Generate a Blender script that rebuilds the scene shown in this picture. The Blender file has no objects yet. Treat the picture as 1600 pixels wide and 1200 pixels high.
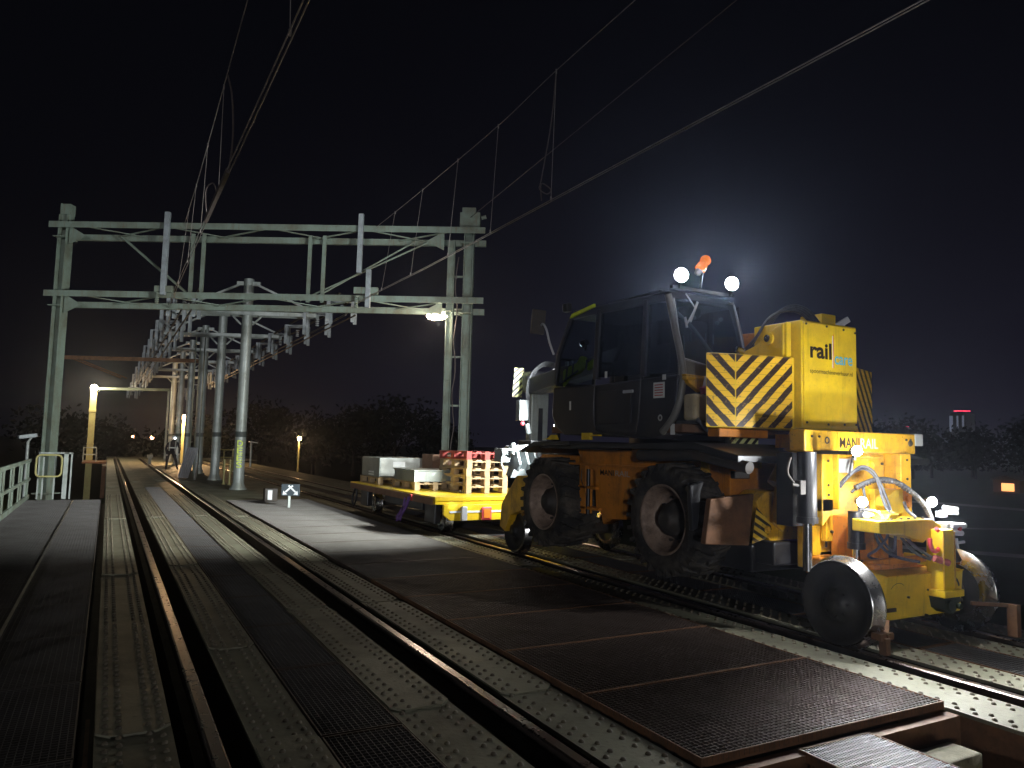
import bpy, bmesh, math, random
from mathutils import Vector, Matrix
random.seed(7)
PI = math.pi
sc = bpy.context.scene
COL = sc.collection
V = Vector

# ------------------------------------------------------------------ materials
def _new(name):
    m = bpy.data.materials.new(name); m.use_nodes = True
    nt = m.node_tree; b = nt.nodes['Principled BSDF']
    return m, nt, b
def paint(name, col, rough=.5, metal=0., dirt=(.05,.04,.03), amt=.35, scale=3., bump=.15, fine=40., coat=0., streak=0., sdirt=(.10,.05,.02)):
    """base colour broken up by large blotches of grime, streaks and fine scratches"""
    m, nt, b = _new(name); N = nt.nodes; L = nt.links
    tc = N.new('ShaderNodeTexCoord')
    n1 = N.new('ShaderNodeTexNoise'); n1.inputs['Scale'].default_value = scale; n1.inputs['Detail'].default_value = 8; n1.inputs['Roughness'].default_value = .65
    n2 = N.new('ShaderNodeTexNoise'); n2.inputs['Scale'].default_value = fine; n2.inputs['Detail'].default_value = 4
    L.new(tc.outputs['Object'], n1.inputs['Vector']); L.new(tc.outputs['Object'], n2.inputs['Vector'])
    r1 = N.new('ShaderNodeValToRGB'); r1.color_ramp.elements[0].position = .42; r1.color_ramp.elements[1].position = .72
    L.new(n1.outputs['Fac'], r1.inputs['Fac'])
    mul = N.new('ShaderNodeMath'); mul.operation = 'MULTIPLY'; mul.inputs[1].default_value = amt
    L.new(r1.outputs['Color'], mul.inputs[0])
    mx = N.new('ShaderNodeMixRGB'); mx.inputs['Color1'].default_value = (*col, 1); mx.inputs['Color2'].default_value = (*dirt, 1)
    L.new(mul.outputs[0], mx.inputs['Fac'])
    r2 = N.new('ShaderNodeValToRGB'); r2.color_ramp.elements[0].position = .62; r2.color_ramp.elements[1].position = .75
    L.new(n2.outputs['Fac'], r2.inputs['Fac'])
    mul2 = N.new('ShaderNodeMath'); mul2.operation = 'MULTIPLY'; mul2.inputs[1].default_value = amt*.8
    L.new(r2.outputs['Color'], mul2.inputs[0])
    mx2 = N.new('ShaderNodeMixRGB'); L.new(mx.outputs[0], mx2.inputs['Color1']); mx2.inputs['Color2'].default_value = (*dirt, 1); L.new(mul2.outputs[0], mx2.inputs['Fac'])
    out=mx2
    if streak:                      # rust and oil runs, drawn out downwards
        mp=N.new('ShaderNodeMapping'); mp.inputs['Scale'].default_value=(16,16,1.3); L.new(tc.outputs['Object'],mp.inputs['Vector'])
        n3=N.new('ShaderNodeTexNoise'); n3.inputs['Scale'].default_value=1.; n3.inputs['Detail'].default_value=6; n3.inputs['Roughness'].default_value=.7; L.new(mp.outputs[0],n3.inputs['Vector'])
        r3=N.new('ShaderNodeValToRGB'); r3.color_ramp.elements[0].position=.54; r3.color_ramp.elements[1].position=.70; L.new(n3.outputs['Fac'],r3.inputs['Fac'])
        m3=N.new('ShaderNodeMath'); m3.operation='MULTIPLY'; m3.inputs[1].default_value=streak; L.new(r3.outputs['Color'],m3.inputs[0])
        out=N.new('ShaderNodeMixRGB'); L.new(mx2.outputs[0],out.inputs['Color1']); out.inputs['Color2'].default_value=(*sdirt,1); L.new(m3.outputs[0],out.inputs['Fac'])
    L.new(out.outputs[0], b.inputs['Base Color'])
    ra = N.new('ShaderNodeMath'); ra.operation = 'MULTIPLY_ADD'; ra.inputs[1].default_value = .35; ra.inputs[2].default_value = max(0, rough-.17)
    L.new(n1.outputs['Fac'], ra.inputs[0]); L.new(ra.outputs[0], b.inputs['Roughness'])
    b.inputs['Metallic'].default_value = metal
    if rough>.84: b.inputs['Specular IOR Level'].default_value=.12
    b.inputs['Coat Weight'].default_value = coat
    if bump:
        bp = N.new('ShaderNodeBump'); bp.inputs['Strength'].default_value = bump; bp.inputs['Distance'].default_value = .01
        L.new(n2.outputs['Fac'], bp.inputs['Height']); L.new(bp.outputs[0], b.inputs['Normal'])
    return m
def emit(name, col, s):
    m, nt, b = _new(name)
    b.inputs['Base Color'].default_value = (*col, 1); b.inputs['Emission Color'].default_value = (*col, 1); b.inputs['Emission Strength'].default_value = s
    return m
def hazard(name, sign, period, ca, cb, seam=.052):
    """diagonal tape stripes laid out in UV metres, with thin seams between the strips of tape and scuffs"""
    m, nt, b = _new(name); N = nt.nodes; L = nt.links
    uv = N.new('ShaderNodeUVMap'); sp = N.new('ShaderNodeSeparateXYZ'); L.new(uv.outputs[0], sp.inputs[0])
    tc = N.new('ShaderNodeTexCoord')
    nz = N.new('ShaderNodeTexNoise'); nz.inputs['Scale'].default_value = 22; L.new(tc.outputs['Object'], nz.inputs['Vector'])
    def M(op, a, c=None, d=None):
        n = N.new('ShaderNodeMath'); n.operation = op
        for i, v in enumerate((a, c, d)):
            if v is None: continue
            if isinstance(v, (int, float)): n.inputs[i].default_value = v
            else: L.new(v, n.inputs[i])
        return n.outputs[0]
    # each strip of tape is laid a few mm off the next
    row = M('FLOOR', M('DIVIDE', sp.outputs[1], seam))
    wn = N.new('ShaderNodeTexWhiteNoise'); wn.noise_dimensions = '1D'; L.new(row, wn.inputs['W'])
    u = M('ADD', sp.outputs[0], M('MULTIPLY', wn.outputs['Value'], .009))
    s = M('FRACT', M('DIVIDE', M('ADD', M('MULTIPLY', u, float(sign)), M('MULTIPLY', sp.outputs[1], 1.)), period))
    st = M('GREATER_THAN', s, .54)
    mx = N.new('ShaderNodeMixRGB'); mx.inputs['Color1'].default_value = (*ca, 1); mx.inputs['Color2'].default_value = (*cb, 1); L.new(st, mx.inputs['Fac'])
    fs = M('LESS_THAN', M('FRACT', M('DIVIDE', sp.outputs[1], seam)), .07)
    mx2 = N.new('ShaderNodeMixRGB'); L.new(mx.outputs[0], mx2.inputs['Color1']); mx2.inputs['Color2'].default_value = (.12,.07,.02,1); L.new(M('MULTIPLY', fs, .6), mx2.inputs['Fac'])
    sc_ = M('GREATER_THAN', nz.outputs['Fac'], .66)
    mx3 = N.new('ShaderNodeMixRGB'); L.new(mx2.outputs[0], mx3.inputs['Color1']); mx3.inputs['Color2'].default_value = (.25,.14,.05,1); L.new(M('MULTIPLY', sc_, .6), mx3.inputs['Fac'])
    L.new(mx3.outputs[0], b.inputs['Base Color']); b.inputs['Roughness'].default_value = .42
    return m
M = {}
M['yellow'] = paint('yellow_paint', (.86,.58,.018), .42, 0, (.30,.16,.03), .5, 2.6, .08, 55, .15, .28)
M['yellow_rail'] = paint('worn_yellow_paint', (.80,.44,.015), .48, 0, (.16,.07,.02), .8, 3.4, .15, 38, 0, .55)
M['orange'] = paint('orange_frame_paint', (.66,.23,.02), .55, 0, (.10,.045,.02), .7, 2.6, .15, 30, 0, .5)
M['black'] = paint('black_paint', (.018,.018,.022), .38, 0, (.05,.045,.04), .5, 4, .08, 50)
M['darkmetal'] = paint('dark_dirty_steel', (.045,.04,.036), .6, .3, (.09,.06,.04), .7, 5, .3, 40)
M['cab'] = paint('charcoal_cab_paint', (.017,.015,.018), .42, 0, (.08,.06,.05), .4, 3, .05, 60, .2)
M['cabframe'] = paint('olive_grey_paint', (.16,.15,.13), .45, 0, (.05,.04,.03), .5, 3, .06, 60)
M['wheeldark'] = paint('greasy_wheel_disc', (.02,.019,.019), .5, .3, (.05,.04,.03), .6, 7, .2, 40)
M['rubber'] = paint('tyre_rubber', (.028,.026,.025), .85, 0, (.12,.10,.08), .9, 4.5, .5, 30)
M['rim'] = paint('rusty_cream_rim', (.34,.24,.18), .6, .2, (.07,.04,.025), .9, 7, .2, 50)
M['steelbright'] = paint('polished_rolling_steel', (.62,.60,.58), .25, 1., (.2,.14,.1), .4, 12, .03, 80)
M['chrome'] = paint('chrome_rod', (.85,.85,.85), .16, 1., (.5,.5,.5), .1, 5, 0, 60)
M['whitegrey'] = paint('pale_grey_machine_paint', (.30,.33,.345), .45, .1, (.12,.11,.10), .6, 6, .15, 40)
M['rubberhose'] = paint('hydraulic_hose', (.045,.045,.05), .42, 0, (.2,.2,.2), .4, 20, .3, 200)
M['greymark'] = paint('grey_lettering', (.42,.42,.40), .5, 0, (.2,.2,.2), .2, 10, 0)
M['blackmark'] = paint('black_lettering', (.02,.012,.01), .5, 0, (.05,.03,.02), .2, 10, 0)
M['bluemark'] = paint('blue_lettering', (.08,.42,.55), .5, 0, (.1,.3,.4), .2, 10, 0)
M['orangemark'] = paint('orange_line', (.75,.22,.02), .5, 0, (.4,.1,.02), .2, 10, 0)
M['white'] = paint('white_plastic', (.75,.74,.70), .5, 0, (.4,.38,.35), .3, 6, 0)
M['canister'] = paint('beige_plastic', (.50,.40,.24), .5, 0, (.2,.15,.1), .5, 6, .05)
M['red'] = paint('red_plastic', (.45,.03,.03), .45, 0, (.2,.02,.02), .3, 6, 0)
M['pink'] = paint('bright_red_ring', (.85,.08,.10), .4, 0, (.5,.05,.05), .2, 8, 0)
M['hivis'] = paint('hi_vis_fabric', (.80,.92,.04), .8, 0, (.3,.36,.02), .5, 14, .4, 60)
M['silvertape'] = paint('silver_reflective_tape', (.55,.57,.55), .3, .4, (.3,.3,.3), .3, 20, 0)
M['deck'] = paint('khaki_riveted_steel', (.20,.195,.135), .62, .15, (.07,.055,.035), .75, 1.6, .3, 26)
M['deck2'] = paint('khaki_cover_plate', (.22,.21,.145), .6, .15, (.08,.06,.04), .7, 2.3, .3, 30)
M['rivet'] = paint('rivet_steel', (.15,.125,.085), .55, .2, (.05,.035,.025), .9, 9, .2, 60)
M['grating'] = paint('rust_brown_grating', (.085,.062,.052), .55, .55, (.05,.03,.02), .7, 4, .2, 60)
M['gratgrey'] = paint('galvanised_grating', (.095,.09,.093), .5, .5, (.08,.07,.06), .6, 4, .2, 60)
M['gratpale'] = paint('lit_pale_grating', (.115,.105,.095), .6, .25, (.07,.06,.05), .7, 1.2, .2, 60)  # lighter tone stands for lamp light on the farther gratings
M['gratmid'] = paint('dull_grey_grating', (.088,.082,.080), .6, .4, (.05,.04,.035), .7, 2.2, .2, 60)
M['rust'] = paint('rusty_edge_steel', (.18,.085,.04), .7, .2, (.06,.035,.02), .8, 5, .3, 40)
M['railside'] = paint('rust_with_slot_shade', (.035,.024,.02), .75, .2, (.03,.02,.015), .7, 6, .3, 60)  # rust darkened so the rail slots read as black shade
M['railhead'] = paint('worn_rail_head', (.27,.215,.19), .30, 1., (.19,.14,.12), .12, 14, 0, 160)
M['timber'] = paint('weathered_timber', (.30,.28,.21), .85, 0, (.10,.09,.06), .8, 6, .6, 50)
M['greensteel'] = paint('pale_green_gantry_paint', (.185,.235,.19), .6, .05, (.10,.085,.05), .85, 2.0, .12, 40, 0, .6, (.16,.10,.05))
M['galv'] = paint('galvanised_tube', (.36,.39,.37), .45, .3, (.16,.17,.12), .7, 1.8, .1, 40, 0, .35, (.14,.11,.07))
M['band'] = paint('dark_band', (.04,.05,.045), .6, 0, (.1,.1,.08), .4, 8, .05)
M['graffiti'] = paint('yellow_graffiti_paint', (.75,.90,.15), .6, 0, (.3,.35,.1), .5, 20, 0)
M['wire'] = paint('contact_wire', (.30,.27,.25), .5, .6, (.12,.1,.08), .5, 8, 0)
M['wiredark'] = paint('dark_wire', (.10,.08,.075), .6, .3, (.05,.04,.03), .5, 8, 0)
M['amberpost'] = paint('yellow_post_paint', (.36,.33,.13), .55, 0, (.2,.15,.06), .5, 3, .1)
M['pallet'] = paint('pallet_wood', (.50,.36,.20), .8, 0, (.22,.14,.07), .7, 5, .5, 60)
M['palletred'] = paint('red_painted_pallet_wood', (.45,.07,.06), .75, 0, (.22,.08,.05), .6, 5, .4, 60)
M['alu'] = paint('aluminium_sheet', (.55,.55,.56), .38, .15, (.3,.3,.3), .5, 3, .1, 60)
M['concrete'] = paint('pale_concrete_panel', (.42,.42,.38), .8, 0, (.2,.18,.14), .6, 3, .3, 40)
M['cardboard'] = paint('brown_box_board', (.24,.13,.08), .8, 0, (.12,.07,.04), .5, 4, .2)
M['strap'] = paint('purple_webbing', (.22,.10,.40), .7, 0, (.1,.05,.2), .3, 8, .2)
M['signdark'] = paint('dark_blue_sign', (.035,.05,.06), .4, 0, (.06,.06,.06), .3, 6, 0)
M['signwhite'] = paint('white_reflective_sign', (.80,.82,.82), .4, 0, (.6,.6,.6), .2, 8, 0)
M['cloth'] = paint('dark_work_clothes', (.022,.022,.03), .9, 0, (.05,.04,.04), .4, 8, .4)
M['skin'] = paint('skin', (.42,.24,.17), .6, 0, (.3,.15,.1), .2, 8, .1)
M['grass'] = paint('dark_grass', (.030,.045,.018), .95, 0, (.03,.028,.015), .8, .35, .8, 9)
M['path'] = paint('pale_path', (.23,.22,.19), .9, 0, (.12,.11,.09), .5, .6, .2, 12)
M['bark'] = paint('bark', (.02,.016,.012), .9, 0, (.02,.02,.015), .5, 8, .6)
M['leaf'] = paint('leaf_green', (.009,.012,.007), .85, 0, (.006,.007,.005), .8, .8, .1)
M['concrete_tower'] = paint('tower_facade', (.06,.06,.065), .7, 0, (.04,.04,.04), .4, .2, 0)
M['brick'] = paint('brick_wall', (.10,.06,.04), .9, 0, (.15,.09,.06), .5, 4, .3)
M['whitehot'] = emit('white_led', (.93,.96,1.), 90)
M['gantryled'] = emit('warm_white_lamp', (1.,.85,.68), 30)
M['amberled'] = emit('sodium_lamp', (1.,.62,.28), 70)
M['amberlow'] = emit('far_orange_lamp', (1.,.42,.2), 30)
M['redled'] = emit('red_obstruction_lamp', (1.,.04,.10), 3.0)
M['winlit'] = emit('lit_window', (.5,.55,.7), .10)
M['firelit'] = emit('lit_doorway', (1.,.48,.16), 1.5)
M['headled'] = emit('head_torch_lamp', (.8,.9,1.), 14)
M['screen'] = emit('cab_screen', (.45,.75,1.), 3.)
_g, _nt, _b = _new('cab_glass'); _b.inputs['Base Color'].default_value = (.30,.38,.42,1); _b.inputs['Transmission Weight'].default_value = 1; _b.inputs['Roughness'].default_value = .03; _b.inputs['IOR'].default_value = 1.2; M['glass'] = _g
_g, _nt, _b = _new('amber_beacon_plastic'); _b.inputs['Base Color'].default_value = (1.,.28,.05,1); _b.inputs['Roughness'].default_value = .12; _b.inputs['Emission Color'].default_value = (1.,.22,.04,1); _b.inputs['Emission Strength'].default_value = .55; _b.inputs['Coat Weight'].default_value = 1; M['beacon'] = _g
M['lens'] = paint('clear_lamp_lens', (.75,.75,.72), .15, .7, (.4,.4,.4), .2, 10, 0)
M['hazR'] = hazard('hazard_tape_rising', -1, .158, (.80,.47,.02), (.03,.015,.01))
M['hazL'] = hazard('hazard_tape_falling', 1, .158, (.80,.47,.02), (.03,.015,.01))
M['hazS'] = hazard('hazard_tape_small', -1, .10, (.70,.72,.30), (.02,.02,.02), .4)
M['hazA'] = hazard('hazard_tape_on_arm', 1, .062, (.75,.48,.03), (.03,.02,.01), .4)
_m, _nt, _b = _new('dark_water'); _b.inputs['Base Color'].default_value = (.004,.006,.008,1); _b.inputs['Roughness'].default_value = .12; M['water'] = _m

# ------------------------------------------------------------------ mesh builder
class MB:
    def __init__(s): s.v=[]; s.f=[]; s.m=[]; s.s=[]; s.uv={}; s.mi=0; s.sm=False
    def add(s, vs, fs, smooth=None):
        o=len(s.v); s.v += [tuple(v) for v in vs]
        for f in fs: s.f.append([o+i for i in f]); s.m.append(s.mi); s.s.append(s.sm if smooth is None else smooth)
        return s
    def box(s, x0,x1,y0,y1,z0,z1):
        vs=[(x,y,z) for z in (z0,z1) for y in (y0,y1) for x in (x0,x1)]
        return s.add(vs, [(0,2,3,1),(4,5,7,6),(0,1,5,4),(2,6,7,3),(0,4,6,2),(1,3,7,5)])
    def beam(s, p0, p1, w, h, up=(0,0,1), taper=1.):
        p0=V(p0); p1=V(p1); d=(p1-p0).normalized(); u=V(up)
        if abs(d.dot(u))>.98: u=V((0,1,0)) if abs(d.z)>.9 else V((0,0,1))
        sx=d.cross(u).normalized(); uz=sx.cross(d).normalized(); vs=[]
        for p,t in ((p0,1.),(p1,taper)):
            for a,b_ in ((-1,-1),(1,-1),(1,1),(-1,1)): vs.append(p+sx*(a*w/2*t)+uz*(b_*h/2*t))
        return s.add(vs, [(0,3,2,1),(4,5,6,7),(0,1,5,4),(1,2,6,5),(2,3,7,6),(3,0,4,7)])
    def cyl(s, p0, p1, r0, r1=None, n=20, caps=True):
        r1 = r0 if r1 is None else r1
        p0=V(p0); p1=V(p1); d=(p1-p0).normalized(); a=d.orthogonal().normalized(); b_=d.cross(a); vs=[]
        for p,r in ((p0,r0),(p1,r1)):
            for i in range(n):
                t=2*PI*i/n; vs.append(p+a*(r*math.cos(t))+b_*(r*math.sin(t)))
        s.add(vs, [(i,(i+1)%n,n+(i+1)%n,n+i) for i in range(n)], True)
        if caps: s.add(vs[:n], [tuple(range(n-1,-1,-1))], False); s.add(vs[n:], [tuple(range(n))], False)
        return s
    def tube(s, pts, r, n=8, sub=6):
        P=[V(p) for p in pts]
        if sub>1 and len(P)>2:
            Q=[]
            for i in range(len(P)-1):
                a=P[max(i-1,0)]; b_=P[i]; c=P[i+1]; d=P[min(i+2,len(P)-1)]
                for k in range(sub):
                    t=k/sub; Q.append(.5*((2*b_)+(c-a)*t+(2*a-5*b_+4*c-d)*t*t+(3*b_-a-3*c+d)*t**3))
            Q.append(P[-1]); P=Q
        up=(P[1]-P[0]).orthogonal().normalized(); rings=[]
        for i,p in enumerate(P):
            d=(P[min(i+1,len(P)-1)]-P[max(i-1,0)]).normalized(); up=(up-d*up.dot(d)).normalized(); b_=d.cross(up)
            rings += [p+up*(r*math.cos(2*PI*k/n))+b_*(r*math.sin(2*PI*k/n)) for k in range(n)]
        m=len(P)
        s.add(rings, [(j*n+k, j*n+(k+1)%n, (j+1)*n+(k+1)%n, (j+1)*n+k) for j in range(m-1) for k in range(n)], True)
        s.add(rings[:n], [tuple(range(n-1,-1,-1))], False); s.add(rings[-n:], [tuple(range(n))], False)
        return s
    def lathe(s, c, ax, prof, n=40, closed=False):
        """prof: list of (distance along axis, radius)"""
        c=V(c); d=V(ax).normalized(); a=d.orthogonal().normalized(); b_=d.cross(a); vs=[]
        for t,r in prof:
            for i in range(n):
                q=2*PI*i/n; vs.append(c+d*t+a*(r*math.cos(q))+b_*(r*math.sin(q)))
        m=len(prof)
        s.add(vs, [(j*n+i, j*n+(i+1)%n, (j+1)*n+(i+1)%n, (j+1)*n+i) for j in range(m-1) for i in range(n)], True)
        return s
    def prism(s, poly, axis, a0, a1):
        n=len(poly)
        def P(u,w,a): return {'x':(a,u,w),'y':(u,a,w),'z':(u,w,a)}[axis]
        vs=[P(u,w,a0) for u,w in poly]+[P(u,w,a1) for u,w in poly]
        return s.add(vs, [tuple(range(n-1,-1,-1)), tuple(range(n,2*n))]+[(i,(i+1)%n,n+(i+1)%n,n+i) for i in range(n)])
    def ball(s, c, r, n=10, sz=1.):
        c=V(c); pr=[(-r*sz*math.cos(PI*k/n), max(1e-4,r*math.sin(PI*k/n))) for k in range(n+1)]
        return s.lathe(c,(0,0,1),pr,n*2)
    def uvquad(s, P0, U, W, u1, v1, u0=0, v0=0):
        P0=V(P0); U=V(U); W=V(W); k=len(s.f)
        s.add([P0,P0+U,P0+U+W,P0+W],[(0,1,2,3)])
        s.uv[k]=[(u0,v0),(u0+u1,v0),(u0+u1,v0+v1),(u0,v0+v1)]
        return s
    def build(s, name, mats, parent=None, bevel=0, label=None, cat=None, group=None, kind=None, loc=None):
        if not isinstance(mats,(list,tuple)): mats=[mats]
        if parent is not None: org=wloc(parent)
        elif loc is not None: org=V(loc)
        else:
            xs=[v[0] for v in s.v]; ys=[v[1] for v in s.v]; zs=[v[2] for v in s.v]
            org=V(((min(xs)+max(xs))/2,(min(ys)+max(ys))/2,min(zs)))
        me=bpy.data.meshes.new(name)
        me.from_pydata([tuple(V(v)-org) for v in s.v],[],s.f)
        for m in mats: me.materials.append(m)
        me.polygons.foreach_set('material_index', s.m); me.polygons.foreach_set('use_smooth', s.s)
        if s.uv:
            ul=me.uv_layers.new(name='UVMap')
            for fi,co in s.uv.items():
                for li,c in zip(me.polygons[fi].loop_indices,co): ul.data[li].uv=c
        me.update()
        bm=bmesh.new(); bm.from_mesh(me); bmesh.ops.recalc_face_normals(bm, faces=[f for f in bm.faces]) if not s.uv else None
        bm.to_mesh(me); bm.free()
        o=bpy.data.objects.new(name,me); COL.objects.link(o)
        if parent is not None: o.parent=parent
        else: o.location=org
        if bevel:
            md=o.modifiers.new('bevel','BEVEL'); md.width=bevel; md.segments=2; md.limit_method='ANGLE'; md.angle_limit=math.radians(40)
        tag(o,label,cat,group,kind); return o
def islands(mb):
    """split a builder into one builder per connected piece"""
    par=list(range(len(mb.v)))
    def f(i):
        while par[i]!=i: par[i]=par[par[i]]; i=par[i]
        return i
    for fc in mb.f:
        for i in fc[1:]: par[f(fc[0])]=f(i)
    # cylinder caps carry their own vertices: weld by position
    seen={}
    for i,v in enumerate(mb.v):
        k=tuple(round(c,5) for c in v)
        if k in seen: par[f(i)]=f(seen[k])
        else: seen[k]=i
    out={}
    for k,fc in enumerate(mb.f):
        r=f(fc[0]); o=out.setdefault(r,(MB(),{})); nb,mp=o
        for i in fc:
            if i not in mp: mp[i]=len(nb.v); nb.v.append(mb.v[i])
        nb.f.append([mp[i] for i in fc]); nb.m.append(mb.m[k]); nb.s.append(mb.s[k])
    return [o[0] for o in out.values()]
def pieces(name,mb,mat,parent,bevel=0):
    return [b_.build(name,mat,parent,bevel=bevel) for b_ in islands(mb)]
def wloc(o):
    p=V((0,0,0))
    while o is not None: p+=o.location; o=o.parent
    return p
def tag(o,label=None,cat=None,group=None,kind=None):
    if label: o['label']=label
    if cat: o['category']=cat
    if group: o['group']=group
    if kind: o['kind']=kind
def thing(name,loc,label,cat,group=None):
    o=bpy.data.objects.new(name,None); COL.objects.link(o); o.location=loc; o.empty_display_size=.2
    tag(o,label,cat,group); return o
def dup(root, loc, label=None, group=None, rz=None, scale=None):
    def rec(o,p):
        c=o.copy(); COL.objects.link(c); c.parent=p
        for k in list(o.children): rec(k,c)
        return c
    r=rec(root,None); r.location=loc
    if label: r['label']=label
    if group: r['group']=group
    if rz is not None: r.rotation_euler.z=rz
    if scale is not None: r.scale=scale
    return r
def text(name, body, mat, size, P, U, W, parent=None, bold=.0, width=None, ext=.0015, label=None, shear=0.):
    """lettering as flat raised mesh; P lower left corner, U reading direction, W up"""
    cu=bpy.data.curves.new(name,'FONT'); cu.body=body; cu.size=1.; cu.offset=bold; cu.extrude=.0; cu.shear=shear
    cu.resolution_u=4
    tmp=bpy.data.objects.new(name,cu); COL.objects.link(tmp)
    bpy.context.view_layer.update()
    me=bpy.data.meshes.new_from_object(tmp.evaluated_get(bpy.context.evaluated_depsgraph_get()))
    bpy.data.objects.remove(tmp); bpy.data.curves.remove(cu)
    xs=[v.co.x for v in me.vertices]; x0=min(xs); w=max(xs)-x0
    U=V(U).normalized(); W=V(W).normalized(); Nn=U.cross(W); P=V(P)
    sx = width/w if width else size
    org = wloc(parent) if parent is not None else V(P)
    for v in me.vertices: v.co = P+U*((v.co.x-x0)*sx)+W*(v.co.y*size)+Nn*ext-org
    me.materials.clear(); me.materials.append(mat); me.name=name
    o=bpy.data.objects.new(name,me); COL.objects.link(o)
    if parent is not None: o.parent=parent
    if label: o['label']=label
    return o
def lamp(kind, name, loc, energy, col, parent=None, direction=None, size=160, blend=.6, radius=.04):
    l=bpy.data.lights.new(name,kind); l.energy=energy; l.color=col; l.shadow_soft_size=radius
    if kind=='SPOT': l.spot_size=math.radians(size); l.spot_blend=blend
    o=bpy.data.objects.new(name,l); COL.objects.link(o)
    o.location = V(loc)-(wloc(parent) if parent is not None else V((0,0,0)))
    if parent is not None: o.parent=parent
    if direction is not None: o.rotation_euler=V(direction).to_track_quat('-Z','Y').to_euler()
    return o

# ------------------------------------------------------------------ camera
cd=bpy.data.cameras.new('camera'); cam=bpy.data.objects.new('camera',cd); COL.objects.link(cam)
cd.sensor_width=36; cd.lens=1155/1600*36; cd.clip_end=3000; cd.clip_start=.05
R=Matrix(((0.87772714,-0.0613385,-0.47521853),(-0.4785322,-0.06142806,-0.87591868),(0.02453578,0.99622497,-0.08326953)))
cam.matrix_world=Matrix.Translation((0,0,1.46))@R.to_4x4()
sc.camera=cam

# ------------------------------------------------------------------ ground, water, paths
g=MB(); g.add([(-900,-300,-3.25),(1200,-300,-3.25),(1200,1400,-3.25),(-900,1400,-3.25)],[(0,1,2,3)])
g.build('ground',M['grass'],kind='structure')
w=MB(); w.add([(-60,-40,-3.2),(20,-40,-3.2),(16,50,-3.2),(-60,50,-3.2)],[(0,1,2,3)])
w.build('water',M['water'],kind='structure')
def strip(name,pts,wd,z):
    m=MB(); L=[];Rr=[]
    for i,p in enumerate(pts):
        d=(V(pts[min(i+1,len(pts)-1)])-V(pts[max(i-1,0)])).normalized(); n=V((-d.y,d.x))*wd/2
        L.append((p[0]+n.x,p[1]+n.y,z)); Rr.append((p[0]-n.x,p[1]-n.y,z))
    for i in range(len(pts)-1): m.add([L[i],L[i+1],Rr[i+1],Rr[i]],[(0,1,2,3)])
    return m.build(name,M['path'],kind='structure')
strip('path',[(60,72),(66,58),(73.4,44.3),(73.2,37),(74,20)],3.2,-3.19)
strip('path',[(42,50),(45,37),(48.1,29.4),(53,26.9),(60,24)],1.1,-3.186)
strip('road',[(30,36),(36.2,23.2),(38.6,19.6),(41,10),(42,-6)],1.6,-3.182)

# ------------------------------------------------------------------ bridge deck: girders with riveted flanges
Y0,Y1=-3.,56.
def girder(x0,x1,covers,yend=Y1,nrows=((.045,0),(.105,.05))):
    m=MB(); zt=-.012
    m.box(x0,x1,Y0,yend,zt-.022,zt)                # flange
    m.mi=2; xm=(x0+x1)/2
    m.box(x0+.012,x0+.03,Y0,yend,zt-.62,zt-.023)       # side webs
    m.box(x1-.03,x1-.012,Y0,yend,zt-.62,zt-.023)
    y=Y0+.4
    while y<24 and x0==4.43:                                        # web stiffeners
        m.box(x0-.02,x0+.011,y,y+.07,zt-.6,zt-.03); y+=1.15
    m.mi=1; levels=[]
    zc=zt
    for (a,b_) in covers:                              # stacked cover plates with clipped corners
        c=.07
        m.prism([(x0+.004,a+c),(x0+c,a),(x1-c,a),(x1-.004,a+c),(x1-.004,b_-c),(x1-c,b_),(x0+c,b_),(x0+.004,b_-c)],'z',zc+.0005,zc+.012)
        levels.append((a,b_,zc+.012))
    def ztop(y):
        z=zt
        for a,b_,q in levels:
            if a+.02<y<b_-.02: z=max(z,q)
        return z
    m.mi=3
    for e,s in ((x0,1),(x1,-1)):
        for off,ph in nrows:
            y=max(Y0,1.2)+ph
            while y<21:
                x=e+s*off; z=ztop(y); n=8 if y<9 else 5; r=.0165
                ring=[(x+r*math.cos(2*PI*k/n),y+r*math.sin(2*PI*k/n),z) for k in range(n)]
                r2=.011; ring2=[(x+r2*math.cos(2*PI*k/n),y+r2*math.sin(2*PI*k/n),z+.0105) for k in range(n)]
                m.add(ring+ring2+[(x,y,z+.0135)],[(k,(k+1)%n,n+(k+1)%n,n+k) for k in range(n)]+[(n+k,n+(k+1)%n,2*n) for k in range(n)],True)
                y+=.105
    return m.build('bridge_girder',[M['deck'],M['deck2'],M['rust'] if x0==4.43 else M['railside'],M['rivet']],kind='structure')  # slot webs coloured near black for shade, plain rust on the open one
girder(.03,.375,[(-2.8,1.6),(4.2,6.7),(9.0,14.5),(15.,24.),(24.3,40)])
girder(.705,1.015,[(-2.8,3.85),(5.6,8.8),(9.4,14.7),(15.2,26.),(27,40)])
girder(1.455,1.815,[(3.95,6.62),(6.66,8.5),(9.4,15.),(15.3,27.),(28,40)])
girder(2.135,2.495,[(3.93,6.64),(6.68,8.55),(9.2,14.4),(15.,26.),(27,40)])
girder(4.43,4.86,[(8.,11.5),(12,19.),(20,30)])
girder(5.205,5.53,[(4.4,7.),(8.,12.),(13,20)])
girder(6.03,6.345,[(4.4,7.),(8.,12.),(13,20)])
girder(6.67,7.02,[(4.2,7.),(8.,12.),(13,20)])
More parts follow.
